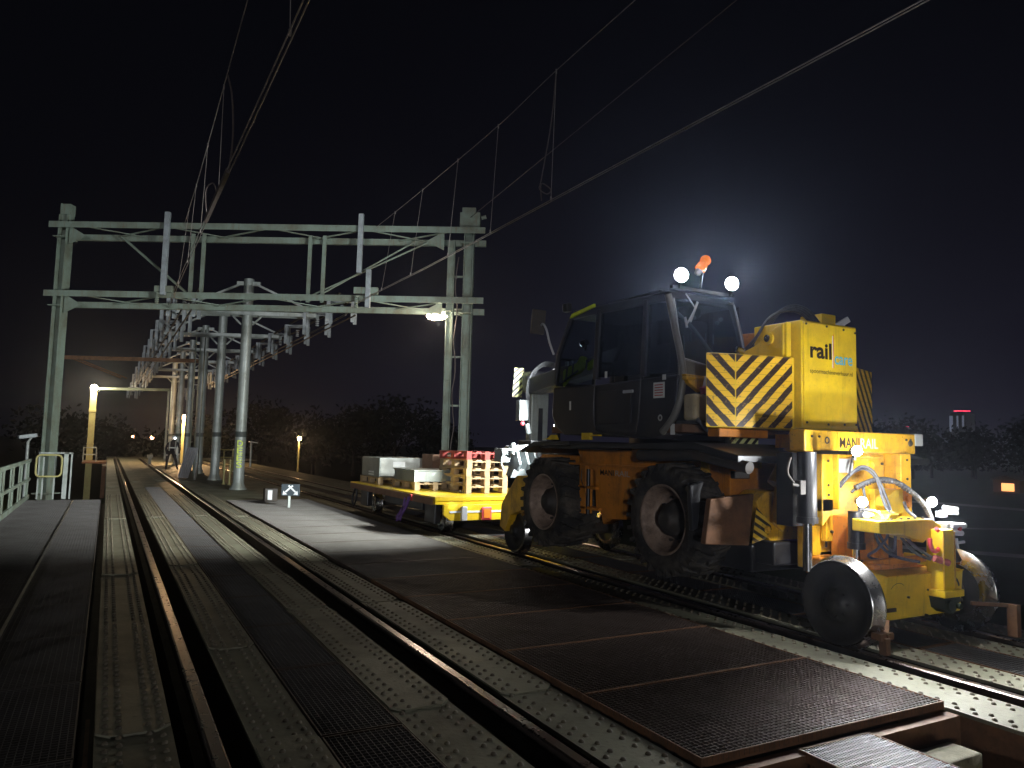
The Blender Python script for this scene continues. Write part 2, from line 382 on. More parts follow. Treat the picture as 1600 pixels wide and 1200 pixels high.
# trough floors under the rails and the far closed deck between the tracks
m=MB()
for x in (.54,1.98,5.03,6.51): m.box(x-.02,x+.02,Y0,Y1,-.60,-.176); m.box(x-.15,x+.15,Y0,Y1,-.63,-.61)
m.build('trough_floor',M['darkmetal'],kind='structure')
m=MB(); m.box(2.50,4.425,18.56,Y1,-.04,-.006); m.box(1.02,1.45,24.2,Y1,-.04,-.008); m.box(7.03,7.9,15.,Y1,-.05,-.01)
m.box(4.0,9.5,Y1-.3,60,-.06,-.02); m.box(-.0,3.9,Y1,61,-.08,-.03)
m.build('bridge_deck',M['deck'],kind='structure')
# timber sleepers below the deck at the bare front edge
for (x0,x1,y0,y1,z,lb) in ((3.80,4.25,2.40,2.585,-.13,'pale weathered timber just below the bare front edge of the grating'),
                        (3.80,4.36,1.9,2.24,-.16,'pale weathered timber at the right bottom corner, below the deck'),
                        (2.62,3.06,2.2,2.55,-.16,'weathered timber left of the small grey step grating')):
    t=MB(); t.box(x0,x1,y0,y1,z-.2,z); t.build('timber_sleeper',M['timber'],bevel=.012,label=lb,cat='timber',group='timbers below the deck')
m=MB(); m.box(2.5,4.42,2.62,2.70,-.34,-.03); m.build('cross_beam',M['rust'],kind='structure')

# rails
def rail(xc,lb):
    m=MB(); y0,y1=Y0,Y1+4
    head=[(-.036,-.036),(-.036,-.008),(-.026,0),(.026,0),(.036,-.008),(.036,-.036)]
    m.sm=False
    n=len(head)
    prof=[(xc+u,w) for u,w in head]
    # head top faces bright, rest rust
    ring=lambda y:[(x,y,z) for x,z in prof]
    m.mi=1; m.add(ring(y0)+ring(y1),[(i,i+1,n+i+1,n+i) for i in (1,2,3)])
    m.mi=0; m.add(ring(y0)+ring(y1),[(0,1,n+1,n),(4,5,n+5,n+4),(5,0,n,n+5),tuple(range(n))])
    m.box(xc-.009,xc+.009,y0,y1,-.16,-.0365); m.box(xc-.065,xc+.065,y0,y1,-.175,-.1605)
    y=300
    while y<30:
        m.box(xc-.11,xc+.11,y,y+.14,-.199,-.1755)
        for s in (-1,1): m.cyl((xc+s*.088,y+.07,-.175),(xc+s*.088,y+.07,-.14),.014,n=6)
        y+=.6
    return m.build('rail',[M['railside'],M['railhead']],label=lb,cat='rail',group='running rails')
rail(.54,'worn rail nearest the left walkway, left rail of the empty track')
rail(2.04,'shiny rail of the empty track, beside the wide grating walkway')
rail(5.03,'rail under the near wheels of the yellow excavator')
rail(6.53,'rail under the far wheels of the yellow excavator')

# gratings: real bars, one mesh shared by the panels of a size
def grating_mesh(nm,wx,ly,px,py,h=.03,mat=None,t=.0045):
    m=MB(); hx=wx/2
    n=int(round(wx/px))
    for i in range(1,n): x=-hx+wx*i/n; m.box(x-t/2,x+t/2,0,ly,-h,-.0015)
    k=int(round(ly/py))
    for i in range(1,k): y=ly*i/k; m.box(-hx,hx,y-t/2,y+t/2,-h*.75,0)
    m.mi=1
    m.box(-hx,hx,0,.008,-h-.012,.002); m.box(-hx,hx,ly-.008,ly,-h-.012,.002)
    m.box(-hx,-hx+.008,.008,ly-.008,-h-.012,.002); m.box(hx-.008,hx,.008,ly-.008,-h-.012,.002)
    return m.build(nm,mat or [M['grating'],M['rust']],loc=(0,0,0))
src=grating_mesh('floor_grating',1.885,.985,.034,.030)
src.location=(3.465,2.705,.026); tag(src,'wide rust brown grating panel at the bare front edge of the middle walkway','grating')
lay=[('second wide grating panel of the middle walkway, behind the bare front edge one',None)]
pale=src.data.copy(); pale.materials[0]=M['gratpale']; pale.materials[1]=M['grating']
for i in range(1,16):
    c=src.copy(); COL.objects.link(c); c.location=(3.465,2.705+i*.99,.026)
    if i>4: c.data=pale  # farther panels take the tone lightened for the lamp pool
    c['label'] = lay[0][0] if i==1 else 'wide grating panel further back in the walkway between the two tracks'
    if i>1: c['group']='wide gratings between the tracks'
s2=grating_mesh('floor_grating',.42,1.18,.030,.034,mat=[M['gratmid'],M['grating']])
s2.location=(1.235,-1.,-.008); tag(s2,'narrow dark grating strip between the rails of the empty track','grating','narrow gratings inside the empty track')
for i in range(1,21):
    c=s2.copy(); COL.objects.link(c); c.location=(1.235,-1.+i*1.2,-.008)
s3=grating_mesh('floor_grating',.48,1.18,.028,.032,mat=[M['gratgrey'],M['rust']])
s3.location=(5.78,-.0,-.008); tag(s3,'narrow grey grating strip between the rails under the excavator','grating','narrow gratings under the excavator')
for i in range(1,17):
    c=s3.copy(); COL.objects.link(c); c.location=(5.78,i*1.2,-.008)
s4=grating_mesh('floor_grating',1.50,1.18,.033,.033,mat=[M['gratmid'],M['gratmid']])
s4.location=(-.80,-2.,-.004); tag(s4,'dark grating panel of the left side walkway beside the green railing','grating','gratings of the left walkway')
for i in range(1,18):
    c=s4.copy(); COL.objects.link(c); c.location=(-.80,-2.+i*1.2,-.004)
s5=grating_mesh('step_grating',.54,.88,.018,.040,h=.035,mat=[M['gratgrey'],M['rust']],t=.006)
s5.location=(3.395,1.785,-.018); tag(s5,'small grey serrated step grating below the front edge of the walkway','grating')
m=MB()
for x in (3.14,3.65): m.box(x-.012,x+.012,1.6,2.60,-.26,-.07)
m.build('step_bearer',M['rust'],kind='structure')
# cable seam strip on left walkway
m=MB(); m.box(-.612,-.588,2.,19.5,.001,.006); m.build('walkway_joint_strip',M['gratgrey'],kind='structure')
m=MB(); m.box(-1.5,.029,Y0,19.6,-.35,-.10); m.build('walkway_bearer',M['railside'],kind='structure')  # dark bearer widened to fill the gap and stand for its black shade
m=MB(); m.box(2.52,4.41,3.0,18.5,-.30,-.07); m.build('walkway_bearer',M['railside'],kind='structure')
m=MB(); m.box(1.03,1.44,Y0,24.,-.30,-.06); m.box(5.54,6.02,Y0,24.,-.3,-.06); m.build('walkway_bearer',M['railside'],kind='structure')

m=MB(); m.box(-.022,.002,2.30,2.62,-.055,-.035); m.build('yellow_mark',M['graffiti'],label='small yellow mark in the gap beside the left walkway near the bottom edge',cat='tag')  # plain yellow block for a small yellow spot in the gap
m=MB(); m.box(-.012,.008,3.75,4.6,-.05,-.035); m.box(-.018,.010,3.85,3.95,-.034,-.028); m.build('orange_strip',M['rust'],label='thin orange bar in the gap beside the left walkway',cat='clip')  # plain rust coloured bars for a small orange spot in the gap
# ------------------------------------------------------------------ railing and gate on the left
rl=thing('railing',(-1.5,12,0),'green steel railing with flat bars along the left walkway','railing')
for z,wd in ((.87,.075),(.45,.06),(.06,.10)):
    m=MB(); m.beam((-1.5,2,z),(-1.5,19.9,z),.05,wd); m.build('rail_bar',M['greensteel'],rl,bevel=.006)
y=4.2
while y<19.5:
    for q in (0,.42):
        m=MB(); m.beam((-1.5,y+q,.10),(-1.5,y+q,.84),.02,.14,up=(0,1,0)); m.build('post',M['greensteel'],rl)
    y+=1.5
gt=thing('safety_gate',(-1.08,19.7,0),'yellow tubular safety gate before the left gantry post','gate')
def rrect(x0,x1,z0,z1,y,r=.09):
    P=[]
    for cx,cz,a in ((x1-r,z1-r,0),(x0+r,z1-r,90),(x0+r,z0+r,180),(x1-r,z0+r,270)):
        for k in range(5): t=math.radians(a+k*22.5); P.append((cx+r*math.cos(t),y,cz+r*math.sin(t)))
    P.append(P[0]); return P
m=MB(); m.tube(rrect(-1.37,-.88,.52,1.0,19.6),.022,8,1); m.build('gate_frame',M['amberpost'],gt)
for x,wd,zt in ((-1.33,.03,1.06),(-1.24,.03,.95),(-1.02,.03,1.06),(-.81,.09,1.06),(-.70,.03,1.05)):
    m=MB(); m.beam((x,19.85,0),(x,19.85,zt),wd,.04); m.build('post',M['galv'],gt)
m=MB(); m.beam((-1.34,19.85,1.04),(-.68,19.85,1.04),.04,.03); m.build('top_bar',M['galv'],gt)

# ------------------------------------------------------------------ overhead gantry (skewed across the bridge)
GL=V((-1.26,21.6,0)); GD=V((.8626,-.506,0)).normalized(); GN=V((.506,.8626,0)).normalized()
gan=thing('overhead_line_gantry',GL,'large pale green lattice gantry spanning both tracks with a mast at each end','gantry')
def GP(t,z,n=0): return V((GL.x,GL.y,z))+GD*t+GN*n
def lattice_mast(t,top,w):
    m=MB()
    m.beam(GP(t,-.6),GP(t,top),w*.55,.02,up=GN); 
    for s in (-1,1): m.beam(GP(t+s*w*.3,-.6),GP(t+s*w*.3,top),.02,w*.85,up=GN)
    z=.1
    while z<top-.2:
        for s in (-1,1):
            for q in (-1,1):
                c=GP(t+s*w*.3+s*.012,z,q*w*.33); m.ball(c,.011,3)
        z+=.12
    m.beam(GP(t,-.0),GP(t,.03),w*1.3,w*1.3,up=GN)
    return m
lattice_mast(0,7.0,.34).build('mast',M['greensteel'],gan)
m=MB(); m.beam(GP(-.13,6.95),GP(.16,6.95),.26,.14,up=GN); m.beam(GP(.02,7.02),GP(.02,7.28),.25,.22,up=GN)
m.beam(GP(-.1,7.1),GP(-.1,7.3),.03,.2,up=GN); m.build('mast_head',M['greensteel'],gan)
TR=10.25
lattice_mast(TR+.02,7.1,.36).build('mast',M['greensteel'],gan)
m=MB(); m.beam(GP(TR-.42,-.6),GP(TR-.42,6.5),.16,.02,up=GN); m.beam(GP(TR-.34,-.6),GP(TR-.34,6.5),.02,.18,up=GN); m.beam(GP(TR-.50,-.6),GP(TR-.50,6.5),.02,.10,up=GN)
for z in (1.2,2.4,3.6,5.6): m.beam(GP(TR-.40,z),GP(TR-.12,z),.03,.05)
m.build('mast_brace',M['greensteel'],gan)
m=MB(); m.tube([GP(TR-.26+.035*math.sin(k*1.9),.2+k*.42,-.08) for k in range(15)],.014,6); m.build('mast_cable',M['wiredark'],gan)
m=MB(); m.box(0,0,0,0,0,0) if 0 else m.beam(GP(TR-.42,3.0,-.06),GP(TR-.42,3.25,-.06),.13,.10,up=GN)
m.build('switch_box',M['greensteel'],gan)
m=MB(); m.beam(GP(TR-.22,7.0),GP(TR+.28,7.0),.4,.3,up=GN); m.beam(GP(TR,7.16),GP(TR,7.32),.34,.3,up=GN); m.cyl(GP(TR+.3,7.1),GP(TR+.42,7.13),.05); m.build('mast_head',M['greensteel'],gan,bevel=.01)
for zc in (6.62,4.87):
    m=MB(); a,b_=-.3,TR+.42
    for n,h in ((-.22,.15),(.24,.15)):                     # front and rear chords
        m.beam(GP(a,zc+(.10 if n<0 else -.10),n),GP(b_,zc+(.10 if n<0 else -.10),n),.02,h)
        m.beam(GP(a,zc+(.17 if n<0 else -.17),n+.03),GP(b_,zc+(.17 if n<0 else -.17),n+.03),.09,.014)
    t=.5; k=0
    while t<TR-1.5:
        n0,n1=(-.2,.22) if k%2==0 else (.22,-.2)
        m.beam(GP(t,zc+(.08 if n0<0 else -.08),n0),GP(t+1.45,zc+(.08 if n1<0 else -.08),n1),.06,.02); t+=1.45 if k%2 else .75+.2*(k%3); k+=1
    for t in (.0,TR):
        m.beam(GP(t-.02,zc-.2,-.24),GP(t-.02,zc-.2,.3),.3,.02)
    for t,s in ((.16,1),(TR-.6,-1)):                       # corner gussets
        m.add([GP(t,zc-.38,-.1),GP(t+s*.45,zc-.16,-.1),GP(t,zc+.1,-.1),GP(t,zc-.38,-.085),GP(t+s*.45,zc-.16,-.085),GP(t,zc+.1,-.085)],[(0,1,2),(5,4,3),(0,3,4,1),(1,4,5,2),(2,5,3,0)])
    m.build('crossbeam',M['greensteel'],gan)
for t in (3.27,3.55,6.26,6.62): m=MB(); m.beam(GP(t,4.9,.05),GP(t,6.6,.05),.09,.05,up=GN); m.build('hanger',M['greensteel'],gan)
m=MB()
for n in (-.10,.06): m.cyl(GP(1.5,6.45,n),GP(3.3,5.0,n),.02,n=8)
m.build('tie_rod',M['greensteel'],gan)
m=MB()
for q in (0,.6):
    m.cyl(GP(TR-1.0-q*.6,6.5,.1),GP(TR-4.2+q*.4,4.95,.1),.022,n=8)
m.build('tie_rod',M['greensteel'],gan)
for t,z0,z1 in ((2.78,4.95,7.03),(7.62,5.58,7.05),(7.86,4.72,5.66)):
    m=MB(); m.beam(GP(t,z0,-.34),GP(t,z1,-.34),.12,.10,up=GN); m.build('drop_post',M['whitegrey'],gan,bevel=.006)
m=MB(); m.beam(GP(2.55,5.1,-.3),GP(3.0,5.1,-.3),.1,.16); m.beam(GP(7.5,5.15,-.3),GP(8.1,5.15,-.3),.1,.16)
for t in (2.78,7.7):
    for k in range(6): m.cyl(GP(t-.1,4.95-k*.05,-.42),GP(t-.1,4.98-k*.05,-.42),.05,n=10)
m.build('insulator_bracket',M['greensteel'],gan,bevel=.01)
# lamp hanging from the gantry
gl=thing('gantry_lamp',(6.98,16.75,4.55),'glowing warm white lamp under the right end of the gantry','lamp')
m=MB(); m.lathe((6.72,16.9,4.60),(GD.x,GD.y,0),[(0,.005),(.04,.07),(.2,.10),(.42,.08),(.52,.005)],16); o=m.build('diffuser',M['gantryled'],gl)
m=MB(); m.beam((6.72,16.9,4.735),(7.25,16.6,4.735),.16,.03); m.beam((7.25,16.62,4.74),(7.5,16.5,4.76),.05,.04); m.build('housing',M['greensteel'],gl)
lamp('POINT','gantry_lamp_light',(6.93,16.70,4.42),150,(1.,.82,.62),gl,radius=.12)

# ------------------------------------------------------------------ row of T portals between the tracks
TD=V((.905,-.425,0)).normalized(); TN=V((.425,.905,0)).normalized()
def tportal(x,y,arm=2.05,pole=6.2,bar=5.15,rad=.158,label='',lettering=False):
    r=thing('overhead_line_pillar',(x,y,0),label,'pillar','round pillars between the tracks')
    m=MB(); m.cyl((x,y,0),(x,y,pole),rad,rad*.92,24); m.cyl((x,y,0),(x,y,.05),rad*1.55,rad*1.5,24); m.cyl((x,y,.05),(x,y,.2),rad*1.3,rad,24); m.build('pole',M['galv'],r)
    m=MB(); m.cyl((x,y,1.52),(x,y,1.68),rad+.004,n=24); m.build('dark_band',M['band'],r)
    c=V((x,y,0)); m=MB()
    P=lambda t,z,n=0: c+TD*t+TN*n+V((0,0,z))
    for n in (-.19,.19): m.beam(P(-arm,bar,n),P(arm,bar,n),.02,.11); m.beam(P(-arm,bar+.05,n+.02),P(arm,bar+.05,n+.02),.07,.014)
    m.build('crossbar',M['galv'],r)
    m=MB()
    for s in (-1,1):
        m.beam(P(s*.15,pole-.12),P(s*(arm-.05),bar+.1),.06,.06); m.beam(P(s*.16,bar-.32),P(s*.42,bar-.06),.03,.05)
        m.beam(P(s*.1,pole-.14),P(s*.34,pole-.14),.1,.12)
    m.build('strut',M['galv'],r)
    for s in (-1,1):
        m=MB(); t0=s*arm
        for n in (-.24,.24):
            m.beam(P(t0-.32,bar+.08,n),P(t0+.32,bar+.08,n),.03,.05)
            for q in (-.32,.32): m.beam(P(t0+q,bar+.10,n),P(t0+q,bar-.58,n),.09,.06,up=TN)
        for k in range(4): m.cyl(P(t0,bar-.1-k*.06),P(t0,bar-.07-k*.06),.055,n=10)
        m.build('wire_bracket',M['whitegrey'],r)
    return r
tportal(3.4,22.8,label='nearest round pillar, pale with yellow graffiti, between the two tracks')
for i,ch in enumerate('DEES'):
    text('graffiti',ch,M['graffiti'],.25,(3.4-.1475*.168-.989*.085,22.8-.989*.168+.1475*.085,1.25-i*.205),(.989,-.1475,0),(0,0,1),width=.16,ext=.012,bold=.02,parent=bpy.data.objects['overhead_line_pillar'])
tportal(3.38,28.1,label='second round pillar from the camera, behind the graffitied one')
tportal(3.36,33.4,label='third round pillar in the row between the tracks')
for y in (38.8,44.2,49.6): tportal(3.36,y,label='distant round pillar far back in the row between the tracks')
# trays of brackets between the portals, carrying the overhead conductor
def bracket_row(xoff,lb):
    r=thing('conductor_brackets',(3.4+xoff*TD.x,22.8+xoff*TD.y,4.5),lb,'bracket row')
    for k in range(0,20,2):
        y=20.15+k*2.65-.0
        c=V((3.4,y,0))+TD*xoff; m=MB(); P=lambda t,z,n=0:c+TD*t+TN*n+V((0,0,z))
        for n in (-.2,.2):
            m.beam(P(-.32,5.2,n),P(.32,5.2,n),.03,.05)
            for q in (-.32,.32): m.beam(P(q,5.22,n),P(q,4.6,n),.09,.06,up=TN)
        for i in range(4): m.cyl(P(0,5.05-i*.06),P(0,5.08-i*.06),.055,n=10)
        m.build('bracket',M['whitegrey'],r)
    m=MB(); a=V((3.4,19.3,5.24))+TD*xoff
    for q in (-.3,.3): m.beam(a+TD*q,a+TD*q+V((0,31,0)),.05,.05)
    for q in (-.12,.12): m.cyl(a+TD*q+V((0,0,-.55)),a+TD*q+V((0,31,-.55)),.022,n=8)
    m.build('carrier_bar',M['darkmetal'],r)
bracket_row(-2.05,'row of hanging brackets carrying the conductor over the left empty track')
bracket_row(2.05,'row of hanging brackets carrying the conductor over the right track')
# second gantry: green H mast and long beam
g2=thing('far_gantry',(2.95,31.0,0),'green H section mast with a long dull beam over the left track','gantry')
m=MB(); m.beam((2.95,31,0),(2.95,31,5.7),.02,.34); m.beam((2.79,31,0),(2.79,31,5.7),.34,.02,up=(1,0,0)); m.beam((3.11,31,0),(3.11,31,5.7),.34,.02,up=(1,0,0)); m.build('mast',M['greensteel'],g2)
m=MB(); m.beam((2.9,31,4.45),(-1.9,33.4,4.45),.12,.14); m.beam((-1.4,33.1,4.4),(.3,32.2,3.7),.03,.04); m.beam((-1.2,33.1,4.4),(.5,32.2,3.7),.03,.04); m.build('crossbeam',M['rust'],g2)
# ------------------------------------------------------------------ overhead wires
def wirething(label,mess,con,drops,xtra=None):
    r=thing('overhead_wire',con[0],label,'overhead wire')
    for off in ((-.02),(.02)):
        m=MB(); m.tube([V(p)+V((off,0,0)) for p in con],.007,6,8); m.build('contact_wire',M['wire'],r)
    m=MB(); m.tube(mess,.0065,6,8); m.build('messenger_wire',M['wire'],r)
    def at(P,y):
        for a,b_ in zip(P,P[1:]):
            if a[1]<=y<=b_[1]:
                t=(y-a[1])/(b_[1]-a[1]); return V(a).lerp(V(b_),t)
        return V(P[-1])
    for y in drops:
        a=at(mess,y); b_=at(con,y); m=MB(); m.cyl(a,b_,.0045,n=5); m.cyl(b_+V((0,0,.0)),b_+V((0,0,.06)),.014,n=6); m.cyl(a-V((0,0,.05)),a+V((0,0,.02)),.012,n=6); m.build('dropper',M['wire'],r)
    return r
wr=wirething('pair of contact wires with droppers over the excavator track',
   [(5.62,-2,7.75),(5.55,2,7.5),(5.5,6,7.16),(5.5,9,7.02),(5.5,10.85,6.88),(5.5,14.3,6.79),(5.5,17.4,6.76)],
   [(5.55,-2,5.15),(5.52,3.4,5.09),(5.5,7.3,5.07),(5.35,12.7,4.95),(5.2,17.6,4.88),(5.2,21.5,4.72),(5.1,50,4.70)],
   [9.,10.85,12.5,14.3,16.0])
m=MB(); m.tube([(5.5,9.,7.02),(5.55,9.2,6.3),(5.52,9.4,5.5),(5.46,9.35,5.32),(5.5,9.2,5.2),(5.6,9.25,5.3),(5.52,9.4,5.42),(5.47,9.3,5.12)],.009,6); m.build('jumper_cable',M['wiredark'],wr)
wl=wirething('pair of contact wires over the empty left track',
   [(1.12,-2,7.6),(1.13,4,7.0),(1.15,9,6.72),(1.18,12,6.55),(1.22,15,6.45),(1.30,19.2,6.58)],
   [(1.2,-2,5.1),(1.2,5.8,5.04),(1.19,9.9,5.02),(1.16,14,4.92),(1.14,20.4,4.74),(1.28,24,4.72),(1.3,50,4.70)],
   [6.5,11.2,13.4,15.6,17.6])
m=MB(); m.tube([(1.17,10.8,6.58),(1.22,10.6,6.2),(1.25,10.5,5.6),(1.2,10.3,5.04)],.012,6); m.tube([(1.16,12.4,4.95),(1.1,12.2,5.3),(1.17,11.9,5.35),(1.2,11.6,5.1)],.01,6)
m.beam((1.18,10.2,5.0),(1.165,12.6,4.94),.05,.07); m.build('jumper_cable',M['wiredark'],wl)
fw=MB(); fw.cyl((7.3,-2,8.6),(7.55,16.5,7.05),.008,n=6); fw.build('feeder_wire',M['wiredark'],label='thin dark feeder wire running up from the right gantry mast head',cat='wire')

# ------------------------------------------------------------------ posts with lamps farther along
lp=thing('lamp_post',(-.95,53,-3.2),'pale yellow post with a glaring lamp at the left end of a portal beam','lamp post')
m=MB(); m.beam((-.95,53,-3.2),(-.95,53,4.3),.36,.22); m.box(-1.16,-.74,52.86,53.14,2.9,3.1); m.box(-1.15,-.75,52.88,53.12,.9,1.0); m.build('post',M['amberpost'],lp,bevel=.02)
m=MB(); m.beam((-.8,53.1,4.4),(3.35,53.1,4.55),.2,.17); m.build('portal_beam',M['greensteel'],lp)
m=MB(); m.beam((3.3,53.1,4.5),(3.3,53.1,0),.12,.12); m.build('portal_leg',M['galv'],lp)
m=MB(); m.ball((-.95,52.7,4.42),.20,8); m.build('lamp_globe',M['amberled'],lp)
bpy.data.objects['lamp_globe'].data.materials[0]=emit('cream_lamp',(1.,.86,.6),60)
lamp('POINT','lamp_post_light',(-.95,52.3,4.4),600,(1.,.84,.55),lp,radius=.2)
pf=thing('side_platform',(-.5,51,-.1),'small railed side platform lit orange beside the left lamp post','platform')
m=MB(); m.box(-1.25,.0,49.5,52.6,-.16,-.06); m.box(-.2,.0,46,51,-1.9,-.17); m.build('floor',M['rust'],pf)
m=MB()
for z in (.35,.75): m.tube([(-1.2,49.6,z),(-.55,49.6,z)],.03,6,1)
for x in (-1.2,-.55): m.tube([(x,49.6,-.1),(x,49.6,.75)],.03,6,1)
m.build('handrail',M['galv'],pf)
l2=thing('lamp_post',(3.78,46.5,0),'short amber lit post with a round lamp between the tracks','lamp post')
m=MB(); m.beam((3.78,46.5,0),(3.78,46.5,1.15),.34,.24); m.beam((3.78,46.5,1.15),(3.78,46.5,2.45),.26,.2); m.build('post',M['amberpost'],l2,bevel=.02)
m=MB(); m.ball((3.78,46.3,2.62),.15,8); m.build('lamp_globe',M['amberled'],l2)
lamp('POINT','lamp_post_light',(3.75,45.9,2.55),1100,(1.,.62,.30),l2,radius=.15)
l3=thing('street_lamp',(13.6,61,-3.2),'slim amber street lamp standing right of the bridge deck','street lamp')
m=MB(); m.cyl((13.6,61,-3.2),(13.6,61,1.5),.10,.06,10); m.build('pole',M['amberpost'],l3)
m=MB(); m.ball((13.6,60.9,1.62),.16,8); m.build('lamp_globe',M['amberled'],l3)
lamp('POINT','street_lamp_light',(13.6,60.5,1.6),260,(1.,.62,.30),l3,radius=.15)
for x,y,z,lb in ((5.6,212,1.0,'orange far lamp above the left track, left of the pair'),(9.6,205,1.0,'orange far lamp above the left track, right of the pair')):
    t=thing('distant_lamp',(x,y,-3.2),lb,'distant lamp','pair of far orange lamps')
    m=MB(); m.cyl((x,y,-3.2),(x,y,z+.3),.12,n=8); m.build('pole',M['wiredark'],t)
    m=MB(); m.ball((x,y-.3,z+.3),.42,6); m.build('globe',M['amberlow'],t)
t=thing('distant_lamp',(-7.5,160,-3.2),'small red lamp far off beyond the left gantry post','distant lamp')
m=MB(); m.cyl((-7.3,160,-3.2),(-7.3,160,1.0),.1,n=8); m.build('pole',M['wiredark'],t)
m=MB(); m.ball((-7.3,159.6,1.0),.22,6); m.build('globe',emit('red_signal',(1.,.2,.1),14),t)

# ------------------------------------------------------------------ small lineside things
s=thing('arrow_sign',(3.49,16.3,0),'dark sign plate with white crossed arrows on a short post','sign')
m=MB(); m.beam((3.49,16.33,0),(3.49,16.33,.3),.05,.04); m.build('post',M['galv'],s)
m=MB(); m.beam((3.33,16.38,.40),(3.68,16.22,.40),.02,.25); m.build('plate',M['signdark'],s,bevel=.004)
U=V((.35,-.16,0)).normalized(); m=MB()
def sp(u,w): return V((3.33,16.38,.275))+U*u+V((0,0,w))-V((.45,.9,0)).normalized()*.0135
def bar(a,b_,wd):
    a=V(a);b_=V(b_);d=(b_-a).normalized();n=V((-d.y,d.x))*wd/2
    m.add([sp(*(a+n)),sp(*(b_+n)),sp(*(b_-n)),sp(*(a-n))],[(0,1,2,3)])
bar((.24,.22),(.09,.08),.035); bar((.15,.22),(.30,.08),.035)
m.add([sp(.03,.02),sp(.13,.03),sp(.045,.11)],[(0,1,2)]); m.add([sp(.355,.02),sp(.255,.03),sp(.34,.11)],[(0,1,2)])
m.build('arrow_symbol',M['signwhite'],s)
b=thing('marker_box',(3.40,18.0,0),'small grey box with a white rectangle on its front, left of the arrow sign','box')
m=MB(); m.box(3.27,3.56,17.9,18.12,.03,.33); m.build('case',M['darkmetal'],b,bevel=.01)
m=MB(); m.box(3.335,3.435,17.894,17.899,.07,.29); m.build('white_panel',M['signwhite'],b)
c=thing('trackside_camera',(-2.06,26,-3.2),'white box shaped camera on a pole beyond the green railing','camera')
m=MB(); m.cyl((-2.06,26,-3.2),(-2.06,26,1.22),.045,n=10); m.build('pole',M['galv'],c)
m=MB(); m.beam((-2.3,25.9,1.36),(-1.86,26.05,1.43),.16,.11); m.build('camera_housing',M['whitegrey'],c,bevel=.012)
m=MB(); m.beam((-2.08,26,1.18),(-1.98,26,1.36),.05,.05); m.build('bracket',M['galv'],c)
c=thing('slim_post_lamp',(6.75,41.5,-.0),'unlit slim post with a flat white head behind the pillars','post')
m=MB(); m.cyl((6.75,41.5,-3.2),(6.75,41.5,1.28),.05,n=8); m.build('pole',M['galv'],c)
m=MB(); m.beam((6.62,41.4,1.34),(7.05,41.5,1.28),.2,.05); m.build('head',M['white'],c,bevel=.01)
for px,lb in ((4.05,'low pale railing behind the graffitied pillar'),):
    r=thing('deck_railing',(4.6,33.,0),lb,'railing')
    m=MB()
    for z in (.35,.68,1.0): m.tube([(4.0,33.4,z),(5.0,33.0,z)],.024,6,1); m.tube([(5.0,33.0,z),(5.1,36.,z)],.024,6,1)
    m.build('rail_bar',M['amberpost'],r)
    for x,y in ((4.0,33.4),(4.33,33.27),(4.66,33.14),(5.0,33.0),(5.05,34.5),(5.1,36)):
        m=MB(); m.tube([(x,y,0),(x,y,1.0)],.024,6,1); m.build('post',M['amberpost'],r)
for i,(x,y) in enumerate(((3.36,25.4),(3.52,25.3),(3.68,25.2))):
    m=MB(); m.cyl((x-.02,y,0),(x-.02,y,.80),.028,n=8); m.cyl((x-.02,y,0),(x-.02,y,.03),.06,n=8)
    m.build('bollard',M['amberpost'],label='thin pale stake between the two nearest round pillars',cat='bollard',group='three stakes between the pillars')
pn=thing('leaning_panel',(2.55,29.8,0),'shiny ribbed metal sheet leaning against the green mast','metal sheet')
m=MB(); m.add([(2.30,29.6,.01),(2.62,29.3,.01),(2.98,29.9,1.1),(2.62,30.2,1.1),(2.32,29.64,.01),(2.64,29.34,.01),(3.0,29.94,1.1),(2.64,30.24,1.1)],[(0,1,2,3),(7,6,5,4),(0,4,5,1),(1,5,6,2),(2,6,7,3),(3,7,4,0)])
m.build('sheet',M['alu'],pn)
m=MB()
for k in range(5):
    t=.12+k*.19; a=V((2.30,29.6,.02)).lerp(V((2.62,29.3,.02)),t); b_=V((2.62,30.2,1.09)).lerp(V((2.98,29.9,1.09)),t); n=V((-.02,-.03,.01)); m.beam(a+n,b_+n,.02,.03)
m.build('rib',M['alu'],pn)
m=MB(); m.beam((2.75,28.2,.0),(2.85,28.6,.55),.04,.22); m.build('white_board',M['white'],label='small white board leaning by the foot of the second pillar',cat='board')
m=MB(); m.box(1.96,2.10,44,44.4,0,.35); m.box(1.9,2.16,43.9,44.5,.35,.5); m.build('junction_box',M['galv'],label='small pale junction box beside the far part of the left track',cat='box')
m=MB(); m.box(2.0,2.6,38.,38.5,0,.10); m.build('wooden_block',M['pallet'],label='flat wooden block lit orange beside the worker',cat='wood block')

